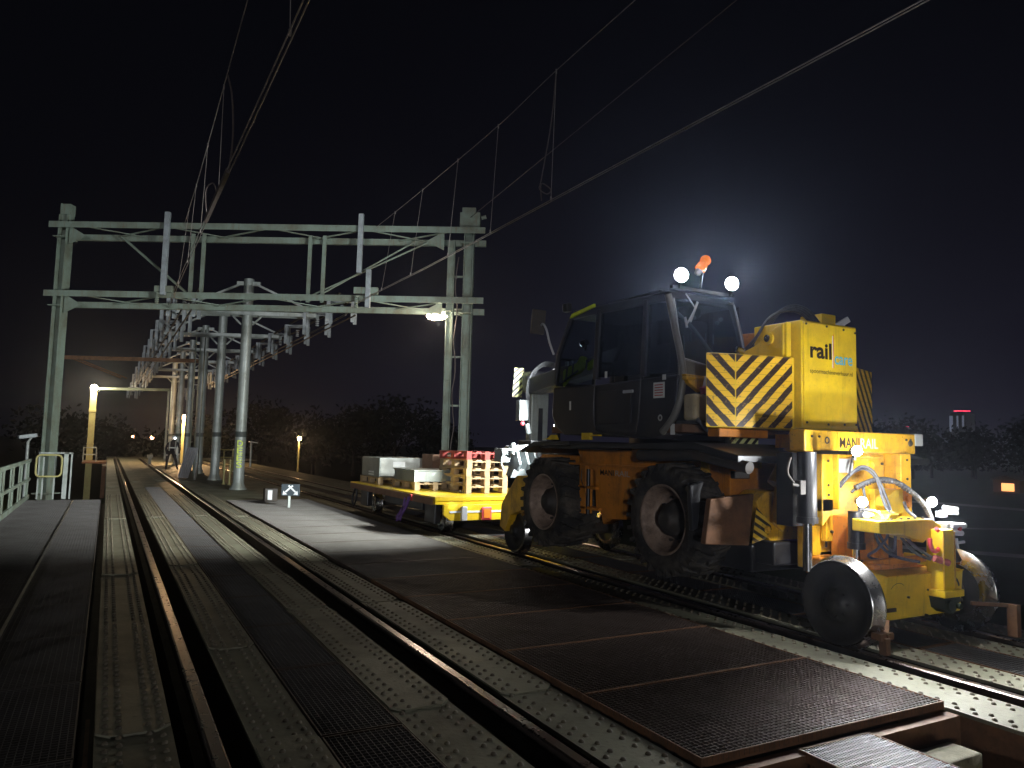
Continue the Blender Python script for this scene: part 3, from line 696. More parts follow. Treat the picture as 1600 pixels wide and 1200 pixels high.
# worker
def worker(P):
    r=thing('person',P,'worker in dark clothes and reflective harness with a head torch, stooping by the track','person')
    J={'pel':(0,0,.80),'sp':(.03,-.12,1.02),'ch':(.05,-.24,1.18),'nk':(.06,-.31,1.28),'hd':(.07,-.37,1.38),'ht':(.07,-.40,1.47),
       'hl':(-.10,.0,.78),'kl':(-.15,-.10,.44),'al':(-.16,.06,.08),'tl':(-.17,-.10,.04),
       'hr':(.10,.0,.78),'kr':(.20,-.16,.46),'ar':(.30,.12,.09),'tr':(.33,-.03,.04),
       'sl':(-.14,-.22,1.20),'el':(-.24,-.26,.95),'wl':(-.20,-.44,.76),'fl':(-.19,-.50,.70),
       'sr':(.24,-.24,1.20),'er':(.34,-.28,.96),'wr':(.30,-.48,.80),'fr':(.29,-.54,.74)}
    rad={'pel':.15,'sp':.14,'ch':.15,'nk':.065,'hd':.095,'ht':.07,'hl':.095,'kl':.06,'al':.045,'tl':.04,'hr':.095,'kr':.06,'ar':.045,'tr':.04,'sl':.065,'el':.045,'wl':.034,'fl':.03,'sr':.065,'er':.045,'wr':.034,'fr':.03}
    E_=[('pel','sp'),('sp','ch'),('ch','nk'),('nk','hd'),('hd','ht'),('pel','hl'),('hl','kl'),('kl','al'),('al','tl'),('pel','hr'),('hr','kr'),('kr','ar'),('ar','tr'),('ch','sl'),('sl','el'),('el','wl'),('wl','fl'),('ch','sr'),('sr','er'),('er','wr'),('wr','fr')]
    ks=list(J); me=bpy.data.meshes.new('body'); me.from_pydata([J[k] for k in ks],[(ks.index(a),ks.index(b_)) for a,b_ in E_],[])
    o=bpy.data.objects.new('body',me); COL.objects.link(o); o.parent=r
    md=o.modifiers.new('skin','SKIN'); me.materials.append(M['cloth'])
    for i,k in enumerate(ks): me.skin_vertices[0].data[i].radius=(rad[k],rad[k]); me.skin_vertices[0].data[i].use_root=(k=='pel')
    o.modifiers.new('sub','SUBSURF').levels=2; o.modifiers['sub'].render_levels=2; md.use_smooth_shade=True
    p=V(P)
    m=MB(); m.ball(p+V((.07,-.39,1.45)),.125,8,.85); m.lathe(p+V((.07,-.41,1.43)),(0,-.3,1),[(0,.14),(.012,.14),(.02,.11)],16); m.build('helmet',M['white'],r)
    m=MB(); m.ball(p+V((.10,-.54,1.43)),.035,6); m.build('head_torch',M['headled'],r)
    m=MB()
    for s_ in (-.09,.15): m.beam(p+V((s_,-.34,1.25)),p+V((s_,-.20,.86)),.05,.02,up=(0,1,0)); m.beam(p+V((s_,-.36,1.26)),p+V((s_,-.06,1.30)),.05,.02)
    m.beam(p+V((-.12,-.27,1.0)),p+V((.18,-.27,1.0)),.02,.05); m.build('reflective_harness',M['silvertape'],r)
    m=MB(); m.ball(p+V((-.19,-.52,.68)),.04,6); m.ball(p+V((.29,-.56,.72)),.04,6); m.build('glove',M['white'],r)
worker((2.52,36.6,0))

# ------------------------------------------------------------------ trees, towers, lit hut
def tree(P,h,w,seed,label,n=900,trunk=.3,group=None,ls=.5):
    rnd=random.Random(seed); r=thing('tree',P,label,'tree',group); p=V(P); m=MB()
    m.cyl(p,p+V((0,0,h*.45)),trunk,trunk*.6,8)
    cl=[]
    for k in range(11):
        a=rnd.uniform(0,2*PI); q=rnd.uniform(.1,.8)*w/2; zz=h*rnd.uniform(.38,.84)
        c=p+V((q*math.cos(a),q*math.sin(a),zz)); cl.append((c,rnd.uniform(.16,.30)*w))
        m.cyl(p+V((0,0,h*rnd.uniform(.25,.45))),c,trunk*.35,trunk*.08,6)
    cl.append((p+V((0,0,h*.86)),w*.22))
    m.build('trunk',M['bark'],r)
    m=MB()
    for i in range(n):
        c,rr=rnd.choice(cl); d=V((rnd.gauss(0,1),rnd.gauss(0,1),rnd.gauss(0,.8))).normalized()*rr*rnd.uniform(.35,1.08)
        q=c+d
        if q.z<p.z+h*.18: continue
        a=V((rnd.gauss(0,1),rnd.gauss(0,1),rnd.gauss(0,1))).normalized(); b_=a.orthogonal().normalized(); s_=ls*rnd.uniform(.4,1.)
        m.add([q-a*s_,q+b_*s_*.6,q+a*s_,q-b_*s_*.6],[(0,1,2,3)])
    m.build('crown',M['leaf'],r)
TR_=[(10,104,7,10),(17.5,101,9.2,12),(25,103,8,13),(29.5,99,9.4,10),(35,98,11.,11),(41,101,8.2,13),(47,108,7.,10),(-6,118,7.,14),(1,122,6.2,12)]
for i,(x,y,h,w_) in enumerate(TR_):
    tree((x,y,-3.2),h,w_,i,['dark low tree','dark rounded tree','broad dark tree','dark bushy tree','tallest dark domed tree','wide dark tree','small dark tree','low dark tree','low spreading tree'][i]+' in the far treeline '+['just right of the round pillars','left of the amber street lamp','right of the amber street lamp','just left of the tallest tree','left of the right gantry mast','above the trolley load','right of the right gantry mast','behind the left gantry post','behind the left lamp post'][i],n=1500)
RT=[(118,86,9.2,16),(131,92,10.,17),(143,93,10.6,17),(154,96,9.8,18),(163,92,9.8,17),(176,100,9.,16),(184,93,13,16),(150,72,15,15)]
for i,(x,y,h,w_) in enumerate(RT):
    tree((x,y,-3.2),h,w_,20+i,['dark tree showing behind the excavator counterweight','dark tree just right of the excavator','dark bushy tree right of the excavator under the small red roof light','dark tree between the two far towers','dark tree in front of the tall far tower','dark low tree right of the tall far tower','dark tall tree near the right edge','tallest dark tree at the right edge of the view'][i],n=1500,ls=.75)
def tower(P,wd,zt,lb,rw,lit):
    r=thing('tower_block',P,lb,'tower'); x,y,_=P; m=MB(); m.box(x-wd/2,x+wd/2,y-wd/2,y+wd/2,-3.2,zt-1.4); m.box(x-wd*.22,x+wd*.22,y-wd*.2,y+wd*.2,zt-1.4,zt-.4); m.build('tower_body',M['concrete_tower'],r)
    d=V((-x,-y,0)).normalized(); sx=V((-d.y,d.x,0)); m=MB(); m.beam(V((x,y,zt))-sx*rw/2,V((x,y,zt))+sx*rw/2,.5,.42); m.build('red_roof_light',M['redled'],r)
    rnd=random.Random(5)
    for a in lit:
        m=MB(); k=a; m.box(x-wd/2-.05,x-wd/2,y-wd/2+k*wd,y-wd/2+k*wd+1.1,zt-3.6-rnd.uniform(0,9),zt-2.9); m.build('lit_window',M['winlit'],r)
tower((431,250,-3.2),9.,27.8,'tall dark far tower with a red light bar on its roof',8.2,(.1,.45,.8,.9))
tower((458,300,-3.2),8.,20.3,'lower far tower with a short red roof light, left of the tall one',6.2,(.3,))
ht=thing('lit_hut',(108,56.4,-3.2),'small low building with a glowing orange doorway on the far grass','hut')
m=MB(); m.box(106.8,111.5,54.6,58.,-3.2,-1.5); m.build('wall',M['brick'],ht); m=MB(); m.prism([(54.3,-1.5),(58.3,-1.5),(56.3,-.9)],'x',106.4,111.9); m.build('roof',M['darkmetal'],ht)
m=MB(); m.box(106.74,106.79,55.3,56.9,-3.0,-1.95); m.build('lit_doorway',M['firelit'],ht)
lamp('POINT','hut_light',(105.5,56.3,-2.4),14,(1.,.5,.2),ht,radius=.2)

# ================================================================== road-rail excavator
EX=thing('road_rail_excavator',(5.78,6.4,0),'large yellow and black road rail excavator standing on the right track with its lamps on','excavator')
def P_(name,mb,mat,bevel=0,parent=None,label=None): return mb.build(name,mat,parent or EX,bevel=bevel,label=label)
# --- orange undercarriage
m=MB()
m.prism([(7.23,1.46),(5.70,1.46),(5.85,1.27),(6.02,1.22),(6.10,1.05),(6.22,.94),(6.27,.72),(6.64,.69),(6.83,.80),(6.86,1.20),(7.10,1.27)],'x',4.80,6.76)
m.box(4.9,6.66,4.9,8.2,.98,1.36)
P_('undercarriage_frame',m,M['orange'],.012)
m=MB(); m.box(4.74,4.795,5.35,7.3,1.262,1.285); m.box(4.76,4.86,6.98,7.10,.72,1.26); m.box(4.76,4.90,6.78,7.14,1.0,1.03); m.box(4.76,4.90,6.72,7.14,.77,.80)
m.beam((4.775,7.06,1.25),(4.775,6.94,.78),.02,.03); P_('side_ladder_frame',m,M['orange'],.004)
m=MB(); m.cyl((4.78,6.95,1.22),(4.78,6.95,.72),.022,n=10); m.tube([(4.77,7.05,1.25),(4.76,7.06,1.1),(4.77,6.98,.95),(4.77,6.97,.75)],.008,6); P_('side_cable',m,M['black'])
text('lettering','MANI',M['blackmark'],.085,(4.792,6.74,1.165),(0,-1,0),(0,0,1),EX,bold=.02,width=.25)
text('lettering','RAIL',M['greymark'],.085,(4.792,6.46,1.165),(0,-1,0),(0,0,1),EX,bold=.0,width=.25)
m=MB(); m.beam((6.45,7.0,1.2),(6.45,8.9,.45),.18,.2); m.beam((5.1,7.0,1.15),(5.1,8.9,.5),.16,.2); pieces('front_rail_axle_arm',m,M['orange'],EX,.02)
# --- axles
m=MB(); m.cyl((4.9,5.42,.81),(6.66,5.42,.81),.13); m.cyl((4.9,7.55,.81),(6.66,7.55,.81),.13); m.ball((5.78,5.42,.81),.26,8); m.ball((5.78,7.55,.81),.26,8); P_('axle',m,M['darkmetal'])
# --- tyres with lugs, dished rims
def big_wheel(xo,yc,side):
    zc=.81; s=side        # side -1: outer face towards -x
    w=.50; r=.53; X=lambda t: xo-s*t   # t = depth from the outer face
    m=MB()
    prof=[(.05,.315),(.015,.33),(.0,.38),(.0,.44),(.03,.485),(.07,.505),(w-.07,.505),(w-.03,.485),(w,.44),(w,.36),(w-.03,.31)]
    m.lathe((xo,yc,zc),(-s,0,0),prof,64)
    n=26
    for side2 in (0,1):
        for k in range(n):
            a=2*PI*(k+.5*side2)/n; a2=a+(.16)
            def q(t,rr,aa): return (X(t),yc+rr*math.cos(aa),zc+rr*math.sin(aa))
            t0,t1=(.012,w/2+.02) if side2==0 else (w-.012,w/2-.02); hw=.038
            vs=[]
            for rr,g in ((.488,1.1),(.533,.85)):
                vs+= [q(t0,rr-.012,a-hw*g),q(t1,rr,a2-hw*g),q(t1,rr,a2+hw*g),q(t0,rr-.012,a+hw*g)]
            m.add(vs,[(0,1,2,3),(7,6,5,4),(0,4,5,1),(1,5,6,2),(2,6,7,3),(3,7,4,0)])
            # shoulder block running down the sidewall
            vs=[]
            for t,ex in ((t0-(.010 if side2==0 else -.010),0),(t0+(.05 if side2==0 else -.05),0)):
                for rr,aa in ((.44,a-hw),(.52,a-hw),(.52,a+hw),(.44,a+hw)): vs.append(q(t,rr,aa))
            m.add(vs,[(0,1,2,3),(7,6,5,4),(0,4,5,1),(1,5,6,2),(2,6,7,3),(3,7,4,0)])
    ty=P_('tyre',m,M['rubber'])
    m=MB(); m.lathe((xo,yc,zc),(-s,0,0),[(.03,.335),(.012,.325),(.02,.305),(.06,.29),(.12,.275),(.19,.25),(.21,.17)],48)
    P_('rim',m,M['rim'],parent=ty)
    m=MB(); m.lathe((xo,yc,zc),(-s,0,0),[(.20,.19),(.19,.17),(.10,.15),(.09,.10),(.04,.09),(.03,.05),(.03,.001)],32)
    for k in range(10):
        a=2*PI*k/10; c=V((X(.20),yc+.21*math.cos(a),zc+.21*math.sin(a))); m.cyl(c,c+V((s*.03,0,0)),.014,n=6)
    P_('hub',m,M['darkmetal'],parent=ty)
for xo,sd in ((4.55,-1),(7.01,1)):
    for yc in (5.43,7.58): big_wheel(xo,yc,sd)
# --- rail wheels
def rail_wheel(xin,yc,zc,r,side,lbl=None):
    """xin: inner (flange) face; tread extends outwards"""
    s=side; m=MB()
    m.lathe((xin,yc,zc),(s,0,0),[(.0,r-.11),(.0,r+.022),(.008,r+.028),(.022,r+.024),(.034,r+.004),(.105,r-.005),(.112,r-.013)],72)
    t=P_('rail_wheel',m,M['steelbright'],label=lbl)
    m=MB(); m.lathe((xin,yc,zc),(s,0,0),[(.1125,r-.012),(.113,r-.04),(.085,r-.055),(.07,.17),(.09,.13),(.105,.12),(.11,.085),(.14,.08),(.145,.055),(.15,.05),(.15,.001)],64)
    for k in range(8):
        a=2*PI*k/8; c=V((xin+s*.10,yc+.1*math.cos(a),zc+.1*math.sin(a))); m.cyl(c,c+V((s*.016,0,0)),.01,n=6)
    m.lathe((xin,yc,zc),(s,0,0),[(.001,r-.105),(.03,r-.13),(.03,.05)],48)
    P_('wheel_disc',m,M['wheeldark'],parent=t); return t
rail_wheel(5.075,3.87,.325,.325,-1); rail_wheel(6.485,3.87,.325,.325,1)
rail_wheel(5.075,8.98,.305,.305,-1); rail_wheel(6.485,8.98,.305,.305,1)
m=MB(); m.cyl((5.07,3.87,.325),(6.49,3.87,.325),.09); m.cyl((5.07,8.98,.305),(6.49,8.98,.305),.09); P_('rail_axle',m,M['darkmetal'])
# small front leg and arm at the near front rail wheel
m=MB(); m.prism([(8.40,1.08),(8.80,1.06),(9.22,.66),(9.26,.34),(9.10,.28),(8.95,.52),(8.62,.62),(8.42,.84)],'x',4.88,4.99); P_('front_wheel_arm',m,M['yellow_rail'],.012)
m=MB(); m.uvquad((4.875,8.55,.50),(0,-.10,.50),(0,-.10,.03),.5,.1); P_('hazard_strip',m,M['hazA'])
m=MB(); m.beam((5.3,8.3,1.15),(5.2,8.95,.75),.3,.12); m.cyl((5.25,8.6,1.25),(5.3,8.5,.8),.06); P_('front_lift_cylinder',m,M['darkmetal'],.01)
m=MB(); m.prism([(8.0,1.46),(8.9,1.30),(9.1,1.06),(8.8,1.02),(8.0,1.1)],'x',5.2,6.5); P_('front_frame',m,M['black'],.02)
# --- dark deck plates / mudguards over the tyres
m=MB()
m.prism([(8.05,1.41),(7.72,1.515),(6.95,1.53),(6.95,1.485),(7.7,1.47),(8.0,1.38)],'x',4.5,7.06)
m.prism([(6.9,1.50),(4.95,1.53),(4.42,1.43),(4.42,1.37),(4.9,1.46),(6.9,1.46)],'x',4.5,7.06)
P_('mudguard',m,M['black'],.008)
m=MB(); m.cyl((4.56,5.75,1.40),(4.56,4.95,1.42),.055); m.cyl((4.54,4.95,1.42),(4.56,4.35,1.33),.045,.05); m.box(4.62,5.0,6.2,8.0,1.44,1.50); P_('exhaust_pipe',m,M['darkmetal'],.006)
# yellow access details under the cab
m=MB(); m.prism([(7.62,1.545),(7.50,1.56),(7.42,1.60),(7.34,1.60),(7.30,1.545)],'x',4.56,4.60); m.box(4.56,4.60,6.62,6.78,1.545,1.62); m.box(4.55,4.6,6.45,6.66,1.585,1.60); P_('step_bracket',m,M['yellow'],.003)
# --- turntable and upper deck
m=MB(); m.cyl((5.78,6.5,1.45),(5.78,6.5,1.62),.62,n=48); P_('slewing_ring',m,M['darkmetal'])
m=MB(); m.prism([(4.62,7.5),(4.60,5.2),(4.9,4.98),(6.7,4.98),(6.96,5.3),(6.96,7.4)],'z',1.62,1.70); m.box(5.5,6.0,4.9,8.0,1.70,1.95); P_('upper_frame',m,M['rust'],.01)
m=MB(); m.box(6.05,6.94,5.1,7.2,1.71,2.38); P_('engine_hood',m,M['black'],.03)
m=MB()
for k in range(9): m.box(6.2,6.8,5.3+k*.18,5.36+k*.18,2.381,2.396)
P_('hood_vent',m,M['darkmetal'])
# --- counterweight with wrapped hazard tape
cw=[(5.345,4.585),(4.78,4.72),(4.53,4.82),(4.93,5.14),(6.75,5.22),(6.90,4.92),(6.10,4.62)]
m=MB(); m.prism(cw,'z',1.665,2.315); CW=P_('counterweight',m,M['yellow'],.012)
def hzface(a,b_,mat,z0=1.672,z1=2.308,u0=0.,nm='hazard_tape'):
    a=V((*a,z0)); b_=V((*b_,z0)); U=b_-a; n=U.cross(V((0,0,1))).normalized()*.003; m=MB(); m.uvquad(a+n,U,V((0,0,z1-z0)),U.length,z1-z0,u0,0)
    return P_(nm,m,mat,parent=CW)
hzface((4.785,4.719),(5.335,4.588),M['hazR'])
hzface((4.535,4.818),(4.775,4.722),M['hazL'],u0=-.272)
hzface((6.115,4.626),(6.893,4.915),M['hazL'],u0=.02)
# --- yellow box with lettering
m=MB(); m.box(5.355,6.10,4.50,5.05,1.675,2.645); BX=P_('rear_box',m,M['yellow'],.010)
m=MB(); m.box(5.372,6.083,4.487,4.499,1.70,2.63)
cv=P_('rear_cover',m,M['yellow'],.006)
m=MB()
for x,z in ((5.40,2.61),(5.67,2.61),(5.90,2.60),(6.06,2.585),(5.40,1.73),(5.90,1.725),(6.06,1.73),(5.68,1.72)): m.cyl((x,4.488,z),(x,4.478,z),.010,n=8)
pieces('cover_bolt',m,M['darkmetal'],cv)
XU=(1,0,0); ZU=(0,0,1)
text('lettering','rail',M['blackmark'],.20,(5.450,4.486,2.315),XU,ZU,cv,bold=.028,width=.285)
text('lettering','care',M['bluemark'],.155,(5.775,4.486,2.275),XU,ZU,cv,bold=.012,width=.245)
text('lettering','spoormachineverhuur.nl',M['blackmark'],.056,(5.445,4.486,2.175),XU,ZU,cv,bold=.004,width=.575)
m=MB(); m.box(5.746,5.751,4.482,4.4855,2.24,2.53); P_('white_line',m,M['signwhite'],parent=cv)
m=MB(); m.box(5.756,5.763,4.482,4.4855,2.235,2.545); P_('orange_line',m,M['orangemark'],parent=cv)
m=MB(); m.box(5.93,6.13,4.74,5.0,2.646,2.80); P_('top_box',m,M['yellow'],.012)
m=MB(); m.box(6.22,6.28,4.75,4.95,2.5,2.72); m.beam((6.2,4.8,2.7),(6.32,4.75,2.78),.05,.06); m.cyl((6.05,4.9,2.70),(6.25,4.85,2.72),.02); P_('top_fitting',m,M['alu'],.006)
# --- boom foot, boom, hoses
m=MB(); m.prism([(5.62,2.30),(5.62,2.37),(5.15,2.40),(4.95,2.46),(4.73,2.60),(4.60,2.635),(4.60,2.30)],'x',5.285,5.345); m.cyl((5.284,4.80,2.50),(5.262,4.80,2.50),.058); m.box(5.27,5.286,4.625,4.66,2.31,2.62)
m.prism([(5.62,2.30),(5.62,2.37),(5.15,2.40),(4.95,2.46),(4.73,2.60),(4.66,2.63),(4.66,2.30)],'x',5.85,5.91)
P_('boom_foot',m,M['yellow'],.008)
m=MB(); m.cyl((5.261,4.80,2.50),(5.25,4.80,2.50),.034); m.cyl((5.27,5.10,2.41),(5.2,5.12,2.43),.03); P_('pivot_pin',m,M['steelbright'])
m=MB(); m.beam((5.62,5.0,2.50),(5.62,7.4,2.62),.30,.22); P_('boom',m,M['orange'],.02)
m=MB(); m.beam((5.62,7.4,2.60),(5.75,9.85,2.38),.26,.24); P_('boom_extension',m,M['black'],.02)
m=MB()
for k in range(4):
    m.tube([(5.32+k*.035,5.25,2.36),(5.33+k*.035,5.02,2.52+k*.01),(5.38+k*.035,4.90,2.70+k*.015),(5.46+k*.035,4.80,2.775+k*.02),(5.62+k*.04,4.76,2.78+k*.012),(5.76+k*.04,4.74,2.70),(5.80+k*.04,4.73,2.62)],.016,8)
P_('boom_hose',m,M['rubberhose'])
# stick and hoses at the front
m=MB(); m.prism([(5.70,2.32),(6.02,2.36),(6.00,1.50),(5.70,1.50)],'y',9.86,10.02)
ST=P_('stick',m,M['galv'],.02)
m=MB(); m.prism([(5.83,2.05),(5.90,2.05),(5.90,1.55),(5.82,1.55)],'y',9.848,9.861); P_('stick_slot',m,M['black'],parent=ST)
m=MB(); m.box(5.66,6.1,9.8,10.1,2.30,2.62); m.cyl((5.6,9.9,2.45),(6.15,9.9,2.45),.10); P_('stick_head',m,M['black'],.02)
m=MB(); m.uvquad((5.50,10.12,2.22),(.16,-.02,0),(.03,0,.46),.16,.46); P_('hazard_plate',m,M['hazS'])
m=MB()
for k in range(4): m.tube([(6.1,9.7,2.66+k*.02),(5.86,9.75,2.70+k*.02),(5.72-k*.02,9.8,2.58),(5.64-k*.02,9.82,2.3),(5.66,9.84,1.95-k*.05),(5.68,9.84,1.5)],.012,6)
P_('front_hose',m,M['rubberhose'])
m=MB()
for x,z in ((5.78,2.55),(5.88,2.50),(5.95,2.53),(5.83,2.42),(6.02,2.66)): m.cyl((x,9.78,z),(x+.06,9.74,z+.02),.016,n=8)
P_('hose_coupling',m,M['chrome'])
m=MB(); m.box(5.46,5.62,9.8,9.92,1.85,2.16); m.cyl((5.47,9.78,2.10),(5.47,9.78,1.95),.03); m.cyl((5.58,9.78,1.8),(5.62,9.78,1.65),.04); P_('valve_block',m,M['whitegrey'],.008)
m=MB(); m.ball((5.5,9.77,1.80),.035,6); P_('red_cap',m,M['pink'])
m=MB(); m.box(5.5,6.1,9.5,9.9,1.40,1.55); P_('front_bracket',m,M['black'],.02)
# grab hanging ahead of the front tyres
m=MB()
for x in (5.22,5.36,5.50):
    m.prism([(9.75,1.42),(9.40,1.40),(9.30,1.20),(9.42,1.04),(9.72,1.02),(9.62,1.18),(9.68,1.30)],'x',x-.02,x+.02)
m.beam((5.15,9.6,1.42),(5.62,9.5,1.46),.16,.07); m.cyl((5.12,9.6,1.22),(5.62,9.6,1.22),.06); m.cyl((5.17,9.45,1.34),(5.17,9.45,1.50),.035); m.cyl((5.58,9.4,1.15),(5.58,9.4,1.44),.035)
m.box(5.02,5.16,9.5,9.75,1.22,1.42); m.tube([(5.05,9.5,1.1),(4.98,9.45,1.25),(5.05,9.4,1.40),(5.16,9.4,1.38)],.016,6); m.prism([(5.10,1.0),(5.60,1.0),(5.66,1.15),(5.16,1.12)],'y',9.38,9.42)
P_('grab',m,M['whitegrey'],.008)
# --- cab
CX0,CX1=4.60,5.50
low=[(7.47,1.82),(7.45,2.16),(6.6,2.14),(5.27,2.16),(5.30,1.83),(5.48,1.60),(5.60,1.56),(7.21,1.60),(7.36,1.68)]
m=MB(); m.prism(low,'x',CX0,CX1-.02); CB=P_('cab_body',m,M['cab'],.02)
m=MB(); m.prism([(7.12,2.93),(7.06,3.03),(5.40,2.97),(5.36,2.87)],'x',CX0+.01,CX1-.1); m.box(4.75,5.25,5.7,6.6,3.02,3.06); P_('cab_roof',m,M['black'],.02)
m=MB()
def pil(a,b_,w=.055,x=CX0+.03): m.beam((x,a[0],a[1]),(x,b_[0],b_[1]),w,w,up=(1,0,0))
for x in (CX0+.03,CX1-.06):
    pil((7.44,2.2),(7.38,2.55),x=x); pil((7.38,2.55),(7.10,2.96),x=x); pil((6.60,2.2),(6.55,2.96),.07,x); pil((5.78,2.18),(5.74,2.94),.07,x)
m.beam((CX0+.03,7.44,2.2),(CX1-.06,7.44,2.2),.05,.05); m.beam((CX0+.03,7.40,2.5),(CX1-.06,7.40,2.5),.03,.03)
pieces('cab_pillar',m,M['cab'],EX,.008)
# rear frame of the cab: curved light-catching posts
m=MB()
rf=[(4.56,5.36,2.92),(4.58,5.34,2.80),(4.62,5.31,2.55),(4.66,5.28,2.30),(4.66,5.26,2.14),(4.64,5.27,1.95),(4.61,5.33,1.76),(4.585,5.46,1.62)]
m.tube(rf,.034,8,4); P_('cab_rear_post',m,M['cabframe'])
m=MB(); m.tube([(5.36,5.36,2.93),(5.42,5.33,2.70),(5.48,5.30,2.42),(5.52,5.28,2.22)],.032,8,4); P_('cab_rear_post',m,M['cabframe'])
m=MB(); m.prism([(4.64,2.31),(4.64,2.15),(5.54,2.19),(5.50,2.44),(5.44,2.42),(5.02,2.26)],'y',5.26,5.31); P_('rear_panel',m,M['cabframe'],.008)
m=MB(); m.tube([(4.665,5.27,2.315),(5.0,5.27,2.262),(5.455,5.27,2.44)],.009,6,1); m.tube([(4.58,5.30,2.88),(4.665,5.27,2.315)],.008,6,1); m.tube([(5.455,5.27,2.44),(5.35,5.30,2.9)],.008,6,1); P_('window_seal',m,M['greymark'])
m=MB(); m.add([(4.61,5.30,2.88),(5.33,5.30,2.90),(5.45,5.285,2.44),(5.0,5.285,2.265),(4.67,5.285,2.32),(4.61,5.306,2.88),(5.33,5.306,2.90),(5.45,5.291,2.44),(5.0,5.291,2.265),(4.67,5.291,2.32)],[(0,1,2,3,4),(9,8,7,6,5)]+[(i,(i+1)%5,5+(i+1)%5,5+i) for i in range(5)])
P_('rear_window',m,M['glass'])
_g=M['glass'].copy(); _g.name='tinted_cab_glass'; _g.node_tree.nodes['Principled BSDF'].inputs['Base Color'].default_value=(.06,.08,.11,1); M['tint']=_g
def pane(name,poly,x,t=.005): mm=MB(); mm.prism(poly,'x',x,x+t); return P_(name,mm,M['tint'])
M['tint2']=M['tint']; M['tint']=M['glass']
pane('side_window',[(7.42,2.17),(7.34,2.55),(7.09,2.92),(6.60,2.92),(6.63,2.15)],CX0+.02)
M['tint']=M['tint2']
pane('door_window',[(6.56,2.22),(6.52,2.92),(5.79,2.90),(5.82,2.20)],CX0+.02)
pane('rear_side_window',[(5.74,2.19),(5.70,2.90),(5.40,2.86),(5.33,2.5),(5.29,2.18)],CX0+.02)
m=MB(); m.box(CX1-.03,CX1-.02,5.35,7.35,2.2,2.9); P_('far_side_panel',m,M['black'])
# door edge lines, handle
m=MB(); m.tube([(CX0-.006,6.58,2.21),(CX0-.006,6.60,1.98),(CX0-.006,6.58,1.70),(CX0-.006,6.45,1.62),(CX0-.006,5.85,1.61)],.007,6,4); m.tube([(CX0-.006,5.80,2.16),(CX0-.006,5.82,1.85),(CX0-.006,5.86,1.63)],.007,6,2); m.box(CX0-.012,CX0-.001,5.95,6.52,1.72,2.06); P_('door',m,M['cab'],.004)
m=MB(); m.box(CX0-.03,CX0-.012,5.9,6.06,2.02,2.05); P_('door_handle',m,M['alu'],.004)
m=MB(); m.box(CX0-.010,CX0-.006,6.36,6.40,2.20,2.27); m.box(CX0-.009,CX0-.006,7.05,7.08,1.88,1.98); m.box(CX0-.009,CX0-.006,5.42,5.47,2.12,2.17); pieces('decal',m,M['white'],EX)
m=MB(); m.box(CX0-.009,CX0-.004,5.44,5.60,1.95,2.10); P_('white_sticker',m,M['white'])
m=MB()
for k in range(5): m.box(CX0-.011,CX0-.0095,5.46,5.58,1.97+k*.025,1.98+k*.025)
P_('sticker_text',m,M['red'])
m=MB(); m.lathe((CX0-.006,5.50,1.76),(-1,0,0),[(0,.032),(.003,.03),(.003,.018),(0,.016)],20); P_('round_decal',m,M['greymark'])
m=MB(); m.prism([(7.06,2.985),(7.10,2.94),(6.62,3.00),(6.62,3.035)],'x',CX0-.012,CX0+.012); P_('yellow_roof_strip',m,M['hivis'])
# interior
m=MB(); m.box(4.85,5.25,5.55,5.68,2.15,2.75); m.box(4.85,5.25,5.6,6.1,2.1,2.25); m.box(4.93,5.17,5.56,5.66,2.78,2.90); P_('seat',m,M['black'],.03)
m=MB(); m.tube([(4.75,5.45,2.78),(4.95,5.42,2.62),(5.25,5.42,2.33)],.018,6,3); m.tube([(4.78,5.4,2.55),(4.80,5.4,2.32)],.012,6,1)
for x,z in ((4.92,2.74),(5.22,2.72),(5.27,2.76)): m.ball((x,5.4,z),.022,6)
for x in (4.86,5.05,5.15): m.cyl((x,5.38,2.50),(x,5.38,2.60),.007,n=6)
P_('cab_lever',m,M['greymark'])
m=MB(); m.box(5.30,5.45,6.2,6.6,2.15,2.62); P_('console',m,M['black'],.02)
m=MB(); m.add([(5.38,6.20,2.66),(5.38,6.02,2.66),(5.38,6.05,2.60),(5.38,6.16,2.60)],[(0,1,2,3)]); m.add([(5.38,5.98,2.63),(5.38,5.82,2.66),(5.38,5.84,2.60)],[(0,1,2)]); P_('cab_screen',m,M['screen'])
m=MB(); m.box(5.30,5.36,7.0,7.2,2.25,2.5); P_('front_console',m,M['black'],.01)
# wiper, mirror
m=MB(); m.tube([(4.70,5.27,2.93),(4.80,5.25,2.80),(4.70,5.25,2.64)],.008,6,1); m.beam((4.82,5.24,2.86),(4.73,5.24,2.66),.012,.02); m.beam((4.665,5.24,2.70),(4.69,5.24,2.60),.012,.02); P_('wiper',m,M['alu'])
m=MB(); m.tube([(4.58,7.42,2.55),(4.54,7.46,2.70),(4.52,7.50,2.85),(4.52,7.58,2.93),(4.54,7.66,2.93)],.013,8,4); P_('mirror_arm',m,M['alu'])
m=MB(); m.beam((4.50,7.69,2.82),(4.52,7.68,3.12),.17,.05,up=(.3,1,0)); P_('mirror',m,M['darkmetal'],.01)
m=MB(); m.box(4.55,4.62,7.1,7.2,3.02,3.12); P_('roof_fitting',m,M['black'],.01)
